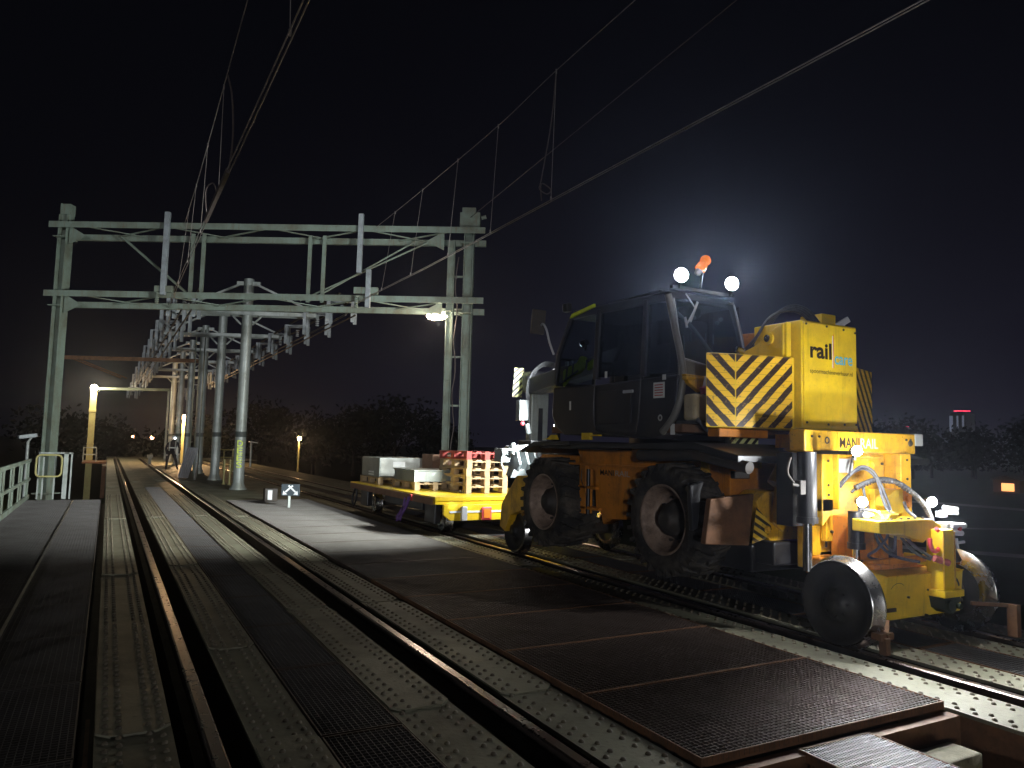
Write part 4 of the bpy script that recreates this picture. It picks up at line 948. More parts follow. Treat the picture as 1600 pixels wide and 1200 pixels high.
# --- lamps on the cab roof
def worklamp(c,d,r=.045,parent=EX,hot='whitehot'):
    c=V(c); d=V(d).normalized(); m=MB(); m.cyl(c-d*.07,c,r*.7,r*1.15,20); m.beam(c-d*.04-V((0,0,r*2.0)),c-d*.04,.02,.02); L=P_('work_lamp',m,M['black'],parent=parent)
    m=MB(); m.lathe(c,d,[(.0,r*1.1),(.012,r*.98),(.02,r*.6),(.024,.001)],20); P_('lens',m,M[hot],parent=L); return L
for x in (4.60,5.24):
    L=worklamp((x,5.22,3.085),(-.45,-1,-.12),.06)
    lamp('SPOT','work_lamp_light',(x-.02,5.16,3.08),270,(.66,.77,1.),L,(-.66,-1,-.06),70,1.,.04)
m=MB(); m.beam((4.55,5.30,2.985),(5.32,5.30,2.985),.04,.03); m.cyl((4.86,5.25,3.0),(4.84,5.2,3.14),.012,n=8); P_('lamp_bar',m,M['black'])
m=MB(); bd=V((.55,-.1,.85)).normalized(); bc=V((4.80,5.22,3.13)); m.lathe(bc,bd,[(.03,.035),(.04,.052),(.10,.050),(.115,.040),(.14,.052),(.17,.052),(.195,.035),(.202,.001)],24); P_('beacon',m,M['beacon'])
m=MB(); m.lathe(bc,bd,[(-.01,.001),(-.01,.03),(.03,.036)],16); P_('beacon_base',m,M['alu'])
# lamps facing forward, on the front of the cab roof and on the boom
for x in (5.10,5.34):
    L=worklamp((x,7.56,2.74),(0,1,-.2),.05)
    lamp('SPOT','work_lamp_light',(x,7.64,2.73),1300,(.90,.98,1.),L,(-.36,1,.16),74,.6,.05)
L=worklamp((5.70,8.22,2.16),(-.6,1,-.3),.05)
lamp('SPOT','work_lamp_light',(5.67,8.29,2.14),4200,(.93,1.,.97),L,(-.80,1,-.26),78,1.,.05)
m=MB(); m.beam((5.70,8.2,2.2),(5.70,8.2,2.45),.03,.03); P_('lamp_hanger',m,M['black'])
L=worklamp((6.32,10.10,1.80),(-.15,1,-.25),.05)
lamp('SPOT','work_lamp_light',(6.32,10.16,1.78),520,(.93,.98,1.),L,(-.2,1,-.12),150,.5,.05)
m=MB(); m.beam((6.32,10.06,1.5),(6.32,10.06,1.75),.05,.05); P_('lamp_stalk',m,M['black'])
m=MB(); m.beam((6.0,9.95,1.62),(6.34,10.05,1.55),.04,.05); P_('lamp_arm',m,M['black'])
# --- clutter between cab and counterweight
m=MB(); m.box(4.64,4.80,5.08,5.24,1.73,1.975); P_('canister',m,M['canister'],.03)
m=MB(); m.box(4.83,4.98,5.06,5.22,1.73,1.975); P_('canister',m,M['canister'],.03)
m=MB(); m.prism([(4.79,2.00),(4.90,1.99),(4.905,2.14),(4.83,2.15)],'y',5.10,5.16); P_('white_bottle',m,M['white'],.01)
m=MB(); m.cyl((4.78,5.10,1.985),(4.76,5.10,2.04),.035); P_('red_cap',m,M['red'])
m=MB(); m.box(4.62,5.05,5.0,5.3,1.70,1.728); m.tube([(4.6,5.0,1.74),(4.75,4.98,1.62),(4.9,4.98,1.72),(5.0,5.0,1.62)],.02,8); m.tube([(4.72,5.02,1.72),(4.82,5.0,1.66),(4.95,5.02,1.74)],.016,8); P_('clutter_hose',m,M['rubberhose'])
m=MB(); m.prism([(4.62,2.16),(4.95,2.15),(4.98,2.05),(4.80,2.00),(4.66,2.08)],'y',5.18,5.24); m.beam((4.62,5.2,2.12),(5.2,5.2,2.13),.06,.03); P_('yellow_bracket',m,M['yellow_rail'],.006)
m=MB(); m.box(4.60,4.604,5.30,5.36,1.60,1.70); P_('small_label',m,M['white'])
m=MB(); m.box(4.70,5.30,4.83,4.98,1.585,1.66); P_('orange_sill',m,M['orange'],.01)
m=MB(); m.uvquad((4.965,4.98,1.455),(.36,0,-.002),(.01,0,.135),.36,.135); P_('hazard_plate',m,M['hazS'])
m=MB(); m.box(4.955,5.34,4.985,5.02,1.44,1.60); P_('hazard_backing',m,M['black'],.004)
m=MB(); m.box(5.02,5.30,4.9,5.2,1.30,1.42); m.prism([(4.88,1.40),(5.06,1.40),(5.10,1.24),(4.98,1.16),(4.86,1.28)],'y',5.15,5.25); P_('lower_bracket',m,M['yellow_rail'],.01)
m=MB(); m.box(4.905,5.105,4.86,4.96,1.215,1.285); hl=P_('headlamp',m,M['black'],.012)
m=MB(); m.box(4.915,5.085,4.852,4.859,1.222,1.278); P_('headlamp_lens',m,M['lens'],.004,parent=hl)
# --- rear rail gear ("rail axle") in yellow
RG=P_('rail_axle_frame',MB().prism([(5.20,1.50),(5.20,.50),(5.34,.50),(5.40,.62),(5.62,.62),(5.75,.50),(6.36,.50),(6.40,.80),(6.40,1.50)],'y',4.35,4.43),M['yellow_rail'],.006)
m=MB(); m.box(5.03,6.50,4.20,4.36,1.475,1.655); BM=P_('top_beam',m,M['yellow_rail'],.012,RG)
m=MB()
for x in (5.11,5.20,6.42,6.36): m.cyl((x,4.199,1.60 if x in (5.11,6.42) else 1.60),(x,4.188,1.60),.010,n=8)
m.lathe((5.30,4.199,1.57),(0,-1,0),[(0,.03),(.004,.028),(.004,.020),(0,.018)],16); m.lathe((6.42,4.199,1.57),(0,-1,0),[(0,.028),(.012,.024),(.012,.001)],16); P_('bolt',m,M['darkmetal'],parent=BM)
m=MB(); m.box(5.425,5.965,4.190,4.199,1.482,1.65); pl=P_('name_plate',m,M['yellow_rail'],.003,BM)
text('lettering','MANI',M['blackmark'],.125,(5.445,4.189,1.512),XU,ZU,BM,bold=.02,width=.255)
text('lettering','RAIL',M['white'],.125,(5.715,4.189,1.512),XU,ZU,BM,bold=.0,width=.235)
m=MB()
m.box(5.20,5.335,4.17,4.349,.98,1.474); m.box(6.24,6.385,4.17,4.349,.70,1.474)
m.prism([(5.20,1.09),(5.335,1.09),(5.335,.98),(5.20,.86)],'y',4.17,4.349)
m.box(5.335,5.35,4.12,4.349,1.0,1.47)
pieces('column',m,M['yellow_rail'],RG,.008)
m=MB(); m.box(5.38,6.16,4.28,4.34,.72,1.46); m.box(5.40,6.12,4.262,4.279,1.205,1.225); m.box(5.40,6.12,4.262,4.279,1.43,1.445); m.box(5.40,5.42,4.262,4.279,1.0,1.43)
m.lathe((5.96,4.279,1.07),(0,-1,0),[(0,.05),(.01,.045),(.01,.025),(.03,.02),(.03,.001)],18); m.prism([(5.91,1.07),(6.01,1.07),(5.98,.93),(5.94,.93)],'y',4.27,4.279)
P_('slider_plate',m,M['yellow_rail'],.005,RG)
m=MB(); m.lathe((5.92,4.279,1.36),(0,-1,0),[(0,.055),(.03,.05),(.05,.045),(.05,.026),(.02,.024),(.02,.001)],20); m.prism([(5.72,1.42),(5.96,1.42),(6.0,1.36),(5.94,1.30),(5.72,1.30)],'y',4.25,4.279); P_('round_port',m,M['yellow_rail'],parent=RG)
m=MB(); m.box(5.44,5.66,4.22,4.279,1.30,1.42); P_('valve_cover',m,M['greymark'],.006,RG)
# guide slots
m=MB()
for z in (.92,.70): m.box(5.45,5.475,4.344,4.349,z-.07 if z>.8 else z-.04,z+.05)
for z in (1.4,1.2,1.12): m.cyl((5.27,4.169,z),(5.27,4.16,z),.011,n=8)
for z in (1.42,1.25,1.0,.85): m.cyl((6.32,4.169,z),(6.32,4.16,z),.011,n=8)
P_('slot',m,M['darkmetal'],parent=RG)
# black lift cylinders with chrome rods
def lift(x,y,z0,z1,zr,r,dx=0):
    m=MB(); m.cyl((x,y,z0),(x,y,z1),r,n=24); m.cyl((x,y,z0),(x,y,z0+.05),r*1.12,n=24); m.cyl((x+r*1.15,y+.02,z0+.04),(x+r*1.15,y+.02,z1),r*.35,n=10); c=P_('lift_cylinder',m,M['black'])
    m=MB(); m.cyl((x+dx,y,zr),(x+dx,y,z0+.01),r*.5,n=16); P_('cylinder_rod',m,M['chrome'],parent=c)
lift(4.98,4.14,.90,1.47,.52,.075); lift(5.36,3.98,.70,1.00,.48,.062)
m=MB(); m.box(4.94,5.2,4.25,4.42,.86,1.46); P_('cylinder_shield',m,M['black'],.006)
m=MB(); m.box(4.86,4.93,4.1,4.16,1.13,1.24); m.tube([(4.86,4.15,1.2),(4.80,4.18,1.3),(4.86,4.2,1.42)],.012,6); m.cyl((4.85,4.12,1.2),(4.78,4.12,1.21),.014,n=8); P_('hose_fitting',m,M['darkmetal'])
# leaning orange cylinder and its bracket on the left
m=MB(); m.cyl((5.50,4.62,1.58),(5.26,4.68,1.16),.105,n=24); m.cyl((5.51,4.62,1.60),(5.47,4.63,1.53),.125,n=24); m.box(5.30,5.52,4.55,4.75,1.50,1.62); m.tube([(5.22,4.56,1.28),(5.16,4.56,1.26),(5.16,4.56,1.34),(5.26,4.56,1.42)],.013,6); P_('tilt_cylinder',m,M['yellow_rail'],.006)
m=MB(); m.prism([(4.90,1.04),(5.02,1.12),(5.16,1.13),(5.16,1.00),(5.60,1.00),(5.60,.70),(5.10,.68),(5.02,.73)],'y',4.60,4.86); BR=P_('stabiliser_bracket',m,M['yellow_rail'],.012)
m=MB(); m.prism([(5.12,1.16),(5.22,1.19),(5.28,1.10),(5.28,.86),(5.18,.78),(5.06,.86)],'y',4.56,4.60); m.lathe((5.22,4.559,1.12),(0,-1,0),[(0,.035),(.02,.03),(.02,.001)],16); m.cyl((5.34,4.62,1.12),(5.34,4.55,1.12),.03); m.box(5.32,5.42,4.56,4.62,1.0,1.08); P_('bracket_plate',m,M['yellow_rail'],.005,BR)
m=MB(); m.add([(4.90,4.60,.99),(5.02,4.56,.86),(5.04,4.56,.80),(4.97,4.57,.72),(4.86,4.61,.68)],[(4,3,2,1,0)]); k=0; m.uv[0]=[(0,0),(.08,.02),(.12,.1),(.1,.16),(0,.3)]; P_('hazard_plate',m,M['hazA'],parent=BR)
m=MB(); m.lathe((4.985,4.556,.80),(0,-1,0),[(0,.034),(.012,.03),(.012,.018),(.004,.015),(.004,.001)],20); P_('pin_boss',m,M['yellow_rail'],parent=BR)
m=MB(); m.prism([(4.42,1.06),(4.92,1.10),(4.90,.96),(4.86,.66),(4.36,.69)],'y',4.64,4.70); P_('dozer_blade',m,M['rust'],.01)
m=MB(); m.prism([(4.34,1.16),(4.50,1.20),(4.46,1.10),(4.43,.80),(4.37,.78)],'y',4.80,4.85); P_('blade_support',m,M['black'],.01)
m=MB(); m.box(4.95,6.6,4.7,6.2,.42,.66); m.box(5.0,5.6,4.5,4.9,.5,.70); P_('belly_plate',m,M['black'],.02)
# --- rail bogie crossbar (tail bar) and towing gear
m=MB(); m.prism([(3.66,.535),(3.92,.56),(3.92,.20),(3.69,.19)],'x',5.275,6.275); TB=P_('cross_bar',m,M['yellow'],.016)
m=MB()
def arc(cx,cz,r,a0,a1,wd,y=3.672):
    pts=[]; n=12
    for k in range(n+1): a=math.radians(a0+(a1-a0)*k/n); pts.append((cx+r*math.cos(a),cz+r*math.sin(a)))
    for k in range(n):
        (a,b_),(c,d)=pts[k],pts[k+1]; ra=(a-cx)/r,(b_-cz)/r; rc=(c-cx)/r,(d-cz)/r
        yy=lambda z: 3.69-(z-.19)*.087-.0045
        m.add([(a,yy(b_),b_),(c,yy(d),d),(c+rc[0]*wd,yy(d),d+rc[1]*wd),(a+ra[0]*wd,yy(b_),b_+ra[1]*wd)],[(0,1,2,3)])
arc(6.10,.36,.115,20,175,.022); arc(6.10,.36,.118,175,330,.003); arc(5.42,.36,.115,55,140,.004)
m.box(6.02,6.27,3.668,3.678,.272,.300); m.box(5.30,5.40,3.668,3.68,.262,.29); P_('bar_marking',m,M['darkmetal'],parent=TB)
m=MB()
for x,z in ((5.55,.36),(5.78,.205),(6.02,.375),(6.25,.28),(5.8,.40)): m.cyl((x,3.682,z),(x,3.660,z),.009,n=8)
P_('bolt',m,M['darkmetal'],parent=TB)
m=MB(); m.box(5.20,6.20,3.92,4.35,.46,.60); m.box(5.30,5.95,3.78,4.3,.56,.60); m.beam((5.3,3.86,.60),(5.85,3.72,.64),.05,.05); P_('bar_carrier',m,M['orange'],.01,TB)
m=MB(); m.box(5.835,5.985,3.56,3.70,.40,.88); m.box(5.80,6.06,3.53,3.71,.355,.41); m.box(5.84,5.87,3.56,3.9,.58,.66); TP=P_('towing_post',m,M['yellow'],.008)
m=MB(); m.prism([(5.82,.354),(6.04,.354),(6.0,.27),(5.93,.22),(5.86,.26)],'y',3.55,3.69); m.cyl((5.96,3.55,.29),(5.96,3.50,.29),.022,n=12); m.cyl((5.90,3.55,.29),(5.90,3.53,.29),.05,n=14); P_('coupling_block',m,paint('dark_green_casting',(.03,.045,.03),.5,.2,(.02,.02,.02),.4,9,.2),.006,TP)
m=MB(); m.prism([(5.20,.955),(5.86,.955),(5.99,.90),(5.99,.875),(5.80,.80),(5.74,.77),(5.5,.84),(5.20,.86)],'y',3.66,3.90); m.prism([(5.38,.955),(5.50,.955),(5.54,1.00),(5.42,1.00)],'y',3.72,3.85); m.prism([(5.45,.955),(5.72,.955),(5.66,1.01),(5.40,1.01)],'y',3.86,3.90); TF=P_('towing_frame',m,M['yellow'],.008)
m=MB(); m.box(5.46,5.84,3.90,4.30,.60,.94); m.box(5.52,5.60,3.86,3.899,.62,.90); P_('frame_box',m,M['orange'],.01,TF)
m=MB(); m.box(5.62,5.74,3.885,3.899,.62,.84); pieces('recess_shade',m,M['black'],TF)  # flat black plate painting the shade inside a recess
m=MB(); m.box(5.94,6.16,4.22,4.36,.96,1.16); m.prism([(5.94,1.10),(6.05,1.16),(6.16,1.16),(6.16,.96),(6.02,.94),(5.92,1.02)],'y',4.10,4.21); P_('side_bracket',m,M['yellow'],.008)
m=MB(); m.box(6.16,6.36,4.15,4.34,1.0,1.16); m.cyl((6.28,4.149,1.08),(6.28,4.12,1.08),.03); P_('side_bracket_end',m,M['orange'],.006)
ring=MB(); pts=[(5.80+.07*math.cos(a),3.60,.80+.09*math.sin(a)) for a in [math.radians(x) for x in range(75,-200,-22)]]; ring.tube(pts,.017,8,3); P_('red_ring',ring,M['pink'])
m=MB(); m.cyl((5.78,3.60,.66),(5.90,3.56,.62),.028,n=12); P_('red_plug',m,paint('dull_red_plug',(.50,.12,.10),.5,0,(.2,.05,.05),.4,9,.1))
m=MB(); m.box(6.0,6.17,3.62,3.74,.83,.92); m.cyl((6.03,3.61,.90),(6.20,3.60,.90),.022,n=10); m.cyl((6.02,3.61,.85),(6.16,3.60,.84),.022,n=10); m.cyl((6.1,3.61,.80),(6.1,3.60,.72),.012,n=8); m.cyl((6.02,3.62,.76),(6.22,3.62,.765),.012,n=8); P_('hydraulic_coupler',m,M['alu'],.004)
m=MB(); m.cyl((6.12,3.60,.88),(6.12,3.585,.88),.02,n=10); P_('red_cap',m,M['red'])
m=MB(); m.cyl((6.0,3.64,.82),(6.13,3.62,.62),.03); P_('lower_coupler',m,M['darkmetal'],.004)
m=MB(); m.prism([(6.0,.60),(6.18,.66),(6.22,.56),(6.02,.54)],'y',3.7,3.9); P_('yellow_stop',m,M['yellow'],.006)
m=MB()
m.tube([(5.42,4.18,1.20),(5.50,4.12,1.30),(5.62,4.08,1.34),(5.66,4.0,1.25),(5.62,3.9,1.05),(5.60,3.78,.90),(5.66,3.70,.76),(5.78,3.62,.66)],.014,8)
m.tube([(5.40,4.16,1.18),(5.46,4.10,1.29),(5.56,4.06,1.36),(5.64,4.0,1.30),(5.68,3.92,1.08),(5.62,3.80,.86),(5.70,3.72,.70),(5.80,3.64,.64)],.012,8)
m.tube([(5.52,4.14,1.14),(5.60,4.10,1.20),(5.58,4.05,1.08),(5.50,3.95,.98),(5.50,3.86,.80),(5.56,3.80,.70),(5.60,3.80,.84)],.012,8)
m.tube([(5.50,3.92,.90),(5.47,3.86,.76),(5.55,3.78,.66),(5.72,3.68,.62)],.012,8)
P_('loose_hose',m,M['rubberhose'])
m=MB(); m.tube([(5.52,4.10,1.18),(5.66,4.02,1.25),(5.84,3.96,1.24),(6.0,3.90,1.14),(6.08,3.84,1.02),(6.08,3.80,.92)],.021,10,8)
m.tube([(6.02,4.0,1.06),(5.98,3.95,1.0),(6.02,3.9,.94)],.014,8); P_('armoured_hose',m,M['rubberhose'])
m=MB(); hp=[(5.52,4.10,1.18),(5.66,4.02,1.25),(5.84,3.96,1.24),(6.0,3.90,1.14),(6.08,3.84,1.02),(6.08,3.80,.92)]
for i in range(len(hp)-1):
    for k in range(7): a=V(hp[i]).lerp(V(hp[i+1]),k/7); d=(V(hp[i+1])-V(hp[i])).normalized(); m.cyl(a-d*.004,a+d*.004,.0245,n=10)
P_('hose_spiral',m,M['darkmetal'])
m=MB(); m.box(5.38,5.50,3.90,3.98,.985,1.02); m.beam((5.36,3.9,.97),(5.5,3.88,1.0),.05,.03); m.cyl((5.44,3.88,.93),(5.50,3.86,.93),.012,n=8); m.box(5.41,5.44,3.84,3.88,.86,.92); m.cyl((6.2,3.8,.99),(6.34,3.74,.985),.02); m.cyl((6.22,3.78,1.03),(6.34,3.74,1.02),.02); m.box(6.16,6.24,3.76,3.82,.95,1.0); P_('hose_fitting',m,M['alu'],.004)
# work lamps on the rail gear
m=MB(); m.beam((5.14,3.86,1.47),(5.16,4.20,1.47),.05,.03); P_('lamp_bracket',m,M['black'])
for (x,y,z,e) in ((5.14,3.80,1.485,62),(5.25,3.84,1.085,24),(6.12,3.82,1.075,24)):
    L=worklamp((x,y,z),(-.45,-1,-.08),.038)
    lamp('POINT','work_lamp_light',(x-.02,y-.10,z-.01),e,(.95,.98,1.),L,radius=.03)
    lamp('SPOT','work_lamp_beam',(x-.02,y-.10,z-.01),125,(.95,.98,1.),L,(-.28,-1,-.42),124,.8,.03)
m=MB()
for x in (5.44,5.60,5.76,5.92,6.08):
    m.cyl((x,4.279,.80),(x,4.262,.80),.013,n=6)
for z in (1.38,1.14,.9): m.cyl((6.12,4.279,z),(6.12,4.262,z),.012,n=6)
for x in (5.30,5.40,5.52,5.62,5.70,5.80): m.cyl((x,3.70,.957),(x,3.70,.968),.013,n=6)
pieces('nut',m,M['darkmetal'],EX)
m=MB()
for (a,b_) in (((5.275,3.665,.53),(6.275,3.665,.53)),((5.835,3.557,.42),(5.835,3.557,.86)),((5.985,3.557,.42),(5.985,3.557,.86))): m.tube([a,b_],.006,6,1)
pieces('weld_bead',m,M['yellow_rail'],EX)
m=MB(); m.tube([(5.36,3.93,1.02),(5.40,3.80,1.0),(5.36,3.70,.86),(5.30,3.74,.74),(5.34,3.86,.66),(5.46,3.84,.62)],.011,7); P_('loose_hose',m,M['rubberhose'])
m=MB(); m.tube([(5.68,4.24,1.36),(5.60,4.18,1.44),(5.50,4.12,1.40),(5.44,4.10,1.28)],.008,6); P_('lamp_cable',m,M['black'])
m=MB(); m.tube([(6.06,3.66,.88),(6.14,3.70,.78),(6.08,3.76,.68),(6.16,3.8,.60)],.012,7); P_('loose_hose',m,M['rubberhose'])
# rail sweeper arm
m=MB(); m.beam((6.26,3.60,.275),(6.50,3.42,.27),.03,.03); m.box(6.47,6.53,3.36,3.44,.03,.285); P_('rail_guard',m,M['rust'],.004)
m=MB(); m.box(4.97,5.12,3.50,3.58,.12,.17); m.beam((5.28,3.66,.2),(5.03,3.5,.15),.03,.03); m.box(5.0,5.05,3.48,3.54,.02,.14); P_('rail_guard',m,M['rust'],.004)
m=MB(); m.box(6.5,6.62,4.2,4.34,1.55,1.66); P_('side_reflector',m,M['greymark'],.01)

# jacket lying in the cab behind the side window
j=MB(); pj=[(7.34,2.16),(7.34,2.36),(7.20,2.40),(7.05,2.43),(6.98,2.50),(6.88,2.48),(6.86,2.40),(6.72,2.45),(6.70,2.37),(6.82,2.32),(6.92,2.35),(7.0,2.30),(7.18,2.27)]
j.prism(pj,'x',4.655,4.70); jo=j.build('safety_jacket',M['hivis'],bevel=.02,label='yellow reflective jacket lying behind the side window of the excavator cab',cat='jacket')
m=MB()
for a,b_ in (((7.32,2.22),(7.0,2.33)),((7.26,2.22),(7.22,2.40)),((7.12,2.29),(7.1,2.42)),((6.84,2.33),(6.82,2.44))): m.beam((4.65,a[0],a[1]),(4.65,b_[0],b_[1]),.010,.022)
m.build('dark_band',M['black'],jo)
m=MB()
for y in (7.28,7.18,7.08,6.99): m.box(4.665,4.69,y-.03,y+.02,2.41,2.46)
m.build('silver_band',M['silvertape'],jo)

# ================================================================== trolley and its load
T=thing('rail_trolley',(5.85,13.2,0),'yellow flat rail trolley loaded with pallets and boxes ahead of the excavator','rail trolley')
m=MB(); m.box(4.60,7.1,10.93,15.6,.555,.622)
k=0
m2=MB(); m2.box(4.605,7.095,10.94,15.59,.50,.5549); m2.build('deck_frame',M['yellow'],T,bevel=.006)
m.build('deck',M['yellow'],T,bevel=.006)
m=MB(); m.box(4.57,4.598,11.0,15.5,.49,.60); m.build('side_board',M['cardboard'],T,bevel=.004,label='side board coloured dull brown for shade')  # shade on this side is put into the board's brown colour
m=MB(); m.prism([(4.74,.499),(6.98,.499),(6.98,.34),(6.86,.245),(4.86,.245),(4.74,.34)],'y',10.90,10.96); ep=m.build('end_plate',M['yellow'],T,bevel=.005)
m=MB(); m.box(4.84,6.9,10.893,10.899,.37,.40); m.build('white_stripe',M['signwhite'],ep)
m=MB(); m.box(5.03,5.13,10.84,10.898,.245,.47); m.build('grey_handle',M['alu'],ep,bevel=.01)
m=MB(); m.box(5.40,5.58,10.86,10.898,.245,.46); rr=m.build('red_marker',M['pink'],ep,bevel=.02)
m=MB(); m.box(5.43,5.55,10.852,10.859,.28,.43); m.build('marker_face',M['orangemark'],rr,bevel=.006)
for y in (11.45,15.0):
    m=MB(); m.cyl((5.0,y,.20),(6.6,y,.20),.05); m.build('axle',M['darkmetal'],T)
    for xin,s_ in ((5.07,-1),(6.49,1)):
        m=MB(); m.lathe((xin,y,.20),(s_,0,0),[(0,.05),(0,.225),(.02,.225),(.03,.2),(.13,.195),(.135,.15),(.11,.12),(.11,.001)],32); m.build('wheel',M['steelbright'],T)
    for x in (4.78,6.85): m=MB(); m.box(x-.06,x+.06,y-.22,y+.22,.16,.49); m.build('axle_box',M['black'],T,bevel=.02)
m=MB(); m.box(4.9,6.8,12.2,14.2,.3,.48); m.build('under_frame',M['black'],T)
m=MB(); m.tube([(4.56,12.0,.55),(4.55,12.05,.40),(4.56,12.4,.16),(4.56,12.55,.10)],.02,6); m.beam((4.55,11.9,.55),(4.55,12.55,.14),.012,.06); m.beam((4.55,12.15,.52),(4.55,12.35,.12),.012,.05); m.build('strap',M['strap'],label='purple ratchet strap hanging from the side of the trolley',cat='strap')
m=MB(); m.box(4.55,4.57,11.85,11.95,.5,.60); m.build('red_reflector',M['red'],T)
m=MB(); m.tube([(4.56,15.1,.5),(4.54,15.2,.3),(4.55,15.15,.15),(4.56,15.0,.3),(4.56,15.0,.5)],.02,6); m.build('hanging_loop',M['black'],T)
def pallet(x,y,z,name_label,mat='pallet',group=None,lx=.8,ly=1.2):
    r=thing('pallet',(x,y,z),name_label,'pallet',group)
    m=MB()
    for k in range(3): yy=y+(.0725 if k==0 else ly/2 if k==1 else ly-.0725); m.box(x,x+lx,yy-.0725,yy+.0725,z+.100,z+.122)
    for k in range(5): xx=x+.05+k*(lx-.1)/4; m.box(xx-.05,xx+.05,y,y+ly,z+.1225,z+.1435)
    pieces('top_board',m,M[mat],r)
    m=MB()
    for i in range(3):
        for k in range(3): xx=x+(.05 if i==0 else lx/2 if i==1 else lx-.05); yy=y+(.0725 if k==0 else ly/2 if k==1 else ly-.0725); m.box(xx-.05,xx+.05,yy-.0725,yy+.0725,z+.0225,z+.0995)
    pieces('block',m,M[mat],r,.003)
    m=MB()
    for i in range(3): xx=x+(.05 if i==0 else lx/2 if i==1 else lx-.05); m.box(xx-.05,xx+.05,y,y+ly,z,z+.022)
    pieces('bottom_board',m,M[mat],r); return r
for k in range(5):
    pallet(5.44+[0,.006,-.008,.01,.0][k],11.58+[0,.01,-.006,.004,.012][k],.624+k*.1445,
      ['lowest pallet of the stack of five on the trolley','second pallet from the bottom of the trolley stack','middle pallet of the stack of five on the trolley','pale pallet just under the red one','red painted pallet on top of the stack'][k],'palletred' if k==4 else 'pallet','stack of pallets on the trolley')
pallet(4.86,12.5,.624,'pallet carrying the low grey metal case on the near side of the trolley')
pallet(4.75,14.2,.624,'pallet under the tall grey crate at the far left of the trolley')
c=thing('metal_case',(5.3,13.0,.77),'low grey metal case on a pallet in front of the tall crate','case')
m=MB(); m.box(4.86,5.68,12.52,13.6,.771,.96); m.build('case_body',M['galv'],c,bevel=.01)
m=MB(); m.box(4.84,5.70,12.50,13.62,.961,.985); m.build('lid',M['galv'],c,bevel=.006)
m=MB(); m.box(4.855,4.90,12.505,12.519,.775,.955); m.box(5.64,5.685,12.505,12.519,.775,.955); m.build('corner_edge',M['signwhite'],c)
c=thing('grey_crate',(5.2,14.7,.77),'tall grey crate with a pale front at the far left of the trolley','crate')
m=MB(); m.box(4.78,5.72,14.25,15.4,.771,1.16); m.build('crate_body',M['galv'],c,bevel=.012)
m=MB(); m.box(4.80,5.70,14.235,14.249,.79,1.14); m.build('front_panel',M['concrete'],c)
m=MB(); m.box(5.05,5.30,14.22,14.234,.98,1.08); m.build('paper_label',M['white'],c)
m=MB(); m.box(4.765,4.779,14.6,14.9,.85,.88); m.box(4.765,4.779,14.6,14.9,.80,.83); m.build('white_marks',M['signwhite'],c)
m=MB(); m.box(5.62,6.4,13.55,14.1,.99,1.25); cb=m.build('brown_box',M['cardboard'],bevel=.006,label='brown box standing behind the pallet stack on the trolley',cat='box')
m=MB(); m.box(5.62,6.4,13.55,14.1,.90,.985); m.box(5.66,5.76,13.6,14.05,.624,.90); m.box(6.26,6.36,13.6,14.05,.624,.90); m.build('wooden_trestle',M['cardboard'],label='dark wooden trestle under the brown box',cat='trestle')
m=MB(); m.box(5.75,6.3,12.95,13.4,.624,.83); m.build('small_grey_box',M['darkmetal'],bevel=.006,label='small dark box between the metal case and the pallet stack',cat='box')

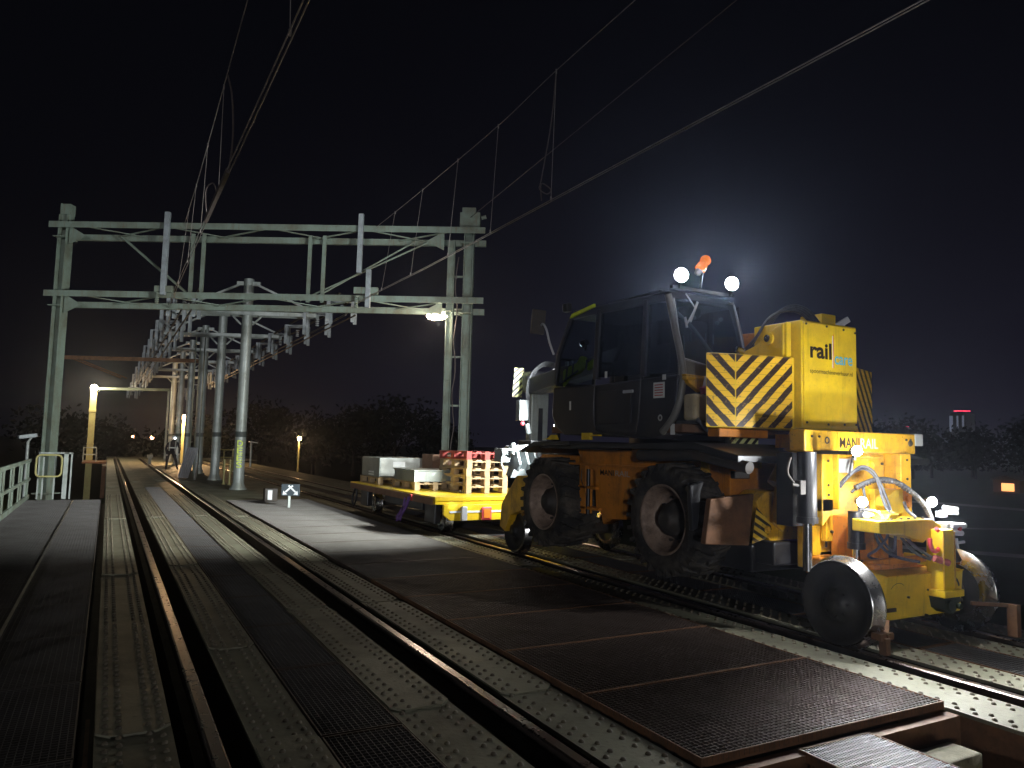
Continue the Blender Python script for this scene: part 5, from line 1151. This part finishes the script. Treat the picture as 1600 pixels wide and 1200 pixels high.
# ------------------------------------------------------------------ night sky and added fill light
w=bpy.data.worlds.new('World'); sc.world=w; w.use_nodes=True; nt=w.node_tree; N=nt.nodes; L=nt.links
bg=N['Background']; sky=N.new('ShaderNodeTexSky'); sky.sky_type='NISHITA'; sky.sun_disc=False; sky.sun_elevation=math.radians(2); sky.sun_rotation=math.radians(-35)
tc=N.new('ShaderNodeTexCoord'); sep=N.new('ShaderNodeSeparateXYZ'); L.new(tc.outputs['Generated'],sep.inputs[0])
def mth(op,a,b_=None,c=None):
    n=N.new('ShaderNodeMath'); n.operation=op
    for i,v in enumerate((a,b_,c)):
        if v is None: continue
        if isinstance(v,(int,float)): n.inputs[i].default_value=v
        else: L.new(v,n.inputs[i])
    return n.outputs[0]
# city glow, its blue also standing for lens flare: strongest low down towards the towers on the right
az=mth('MAXIMUM',mth('ADD',mth('MULTIPLY',sep.outputs[0],.80),mth('MULTIPLY',sep.outputs[1],.60)),0.)
az=mth('POWER',az,3.0)
el=mth('POWER',mth('SUBTRACT',1.,mth('MINIMUM',mth('ABSOLUTE',sep.outputs[2]),1.)),4.)
glow=mth('MULTIPLY',az,el)
mx=N.new('ShaderNodeMixRGB'); mx.inputs['Color1'].default_value=(.0016,.0017,.0027,1); mx.inputs['Color2'].default_value=(.0125,.0115,.021,1); L.new(glow,mx.inputs['Fac'])
L.new(mx.outputs[0],bg.inputs['Color']); bg.inputs['Strength'].default_value=1.0
N.remove(sky)
sl=bpy.data.lights.new('fill_sun','SUN'); sl.energy=.50; sl.angle=math.radians(3); sl.color=(.92,.95,1.)  # low fill added from behind the camera to brighten facing surfaces
so=bpy.data.objects.new('fill_sun',sl); COL.objects.link(so); so.rotation_euler=V((.62,1,-.075)).to_track_quat('-Z','Y').to_euler()
hz=MB(); hz.box(-120,520,-60,360,-4.3,13.)
_m=bpy.data.materials.new('halo_haze_air'); _m.use_nodes=True; _n=_m.node_tree; _n.nodes.remove(_n.nodes['Principled BSDF'])
_v=_n.nodes.new('ShaderNodeVolumePrincipled'); _v.inputs['Color'].default_value=(.80,.85,1,1); _v.inputs['Density'].default_value=.0009; _v.inputs['Anisotropy'].default_value=.87  # thin haze added so the lamps get halos in place of lens glare
_n.links.new(_v.outputs[0],_n.nodes['Material Output'].inputs['Volume'])
hz.build('halo_haze',_m,kind='stuff')
sc.view_settings.view_transform='Standard'; sc.view_settings.look='None'; sc.view_settings.exposure=0; sc.view_settings.gamma=1
sc.render.engine='CYCLES'; sc.cycles.max_bounces=6; sc.cycles.use_denoising=True
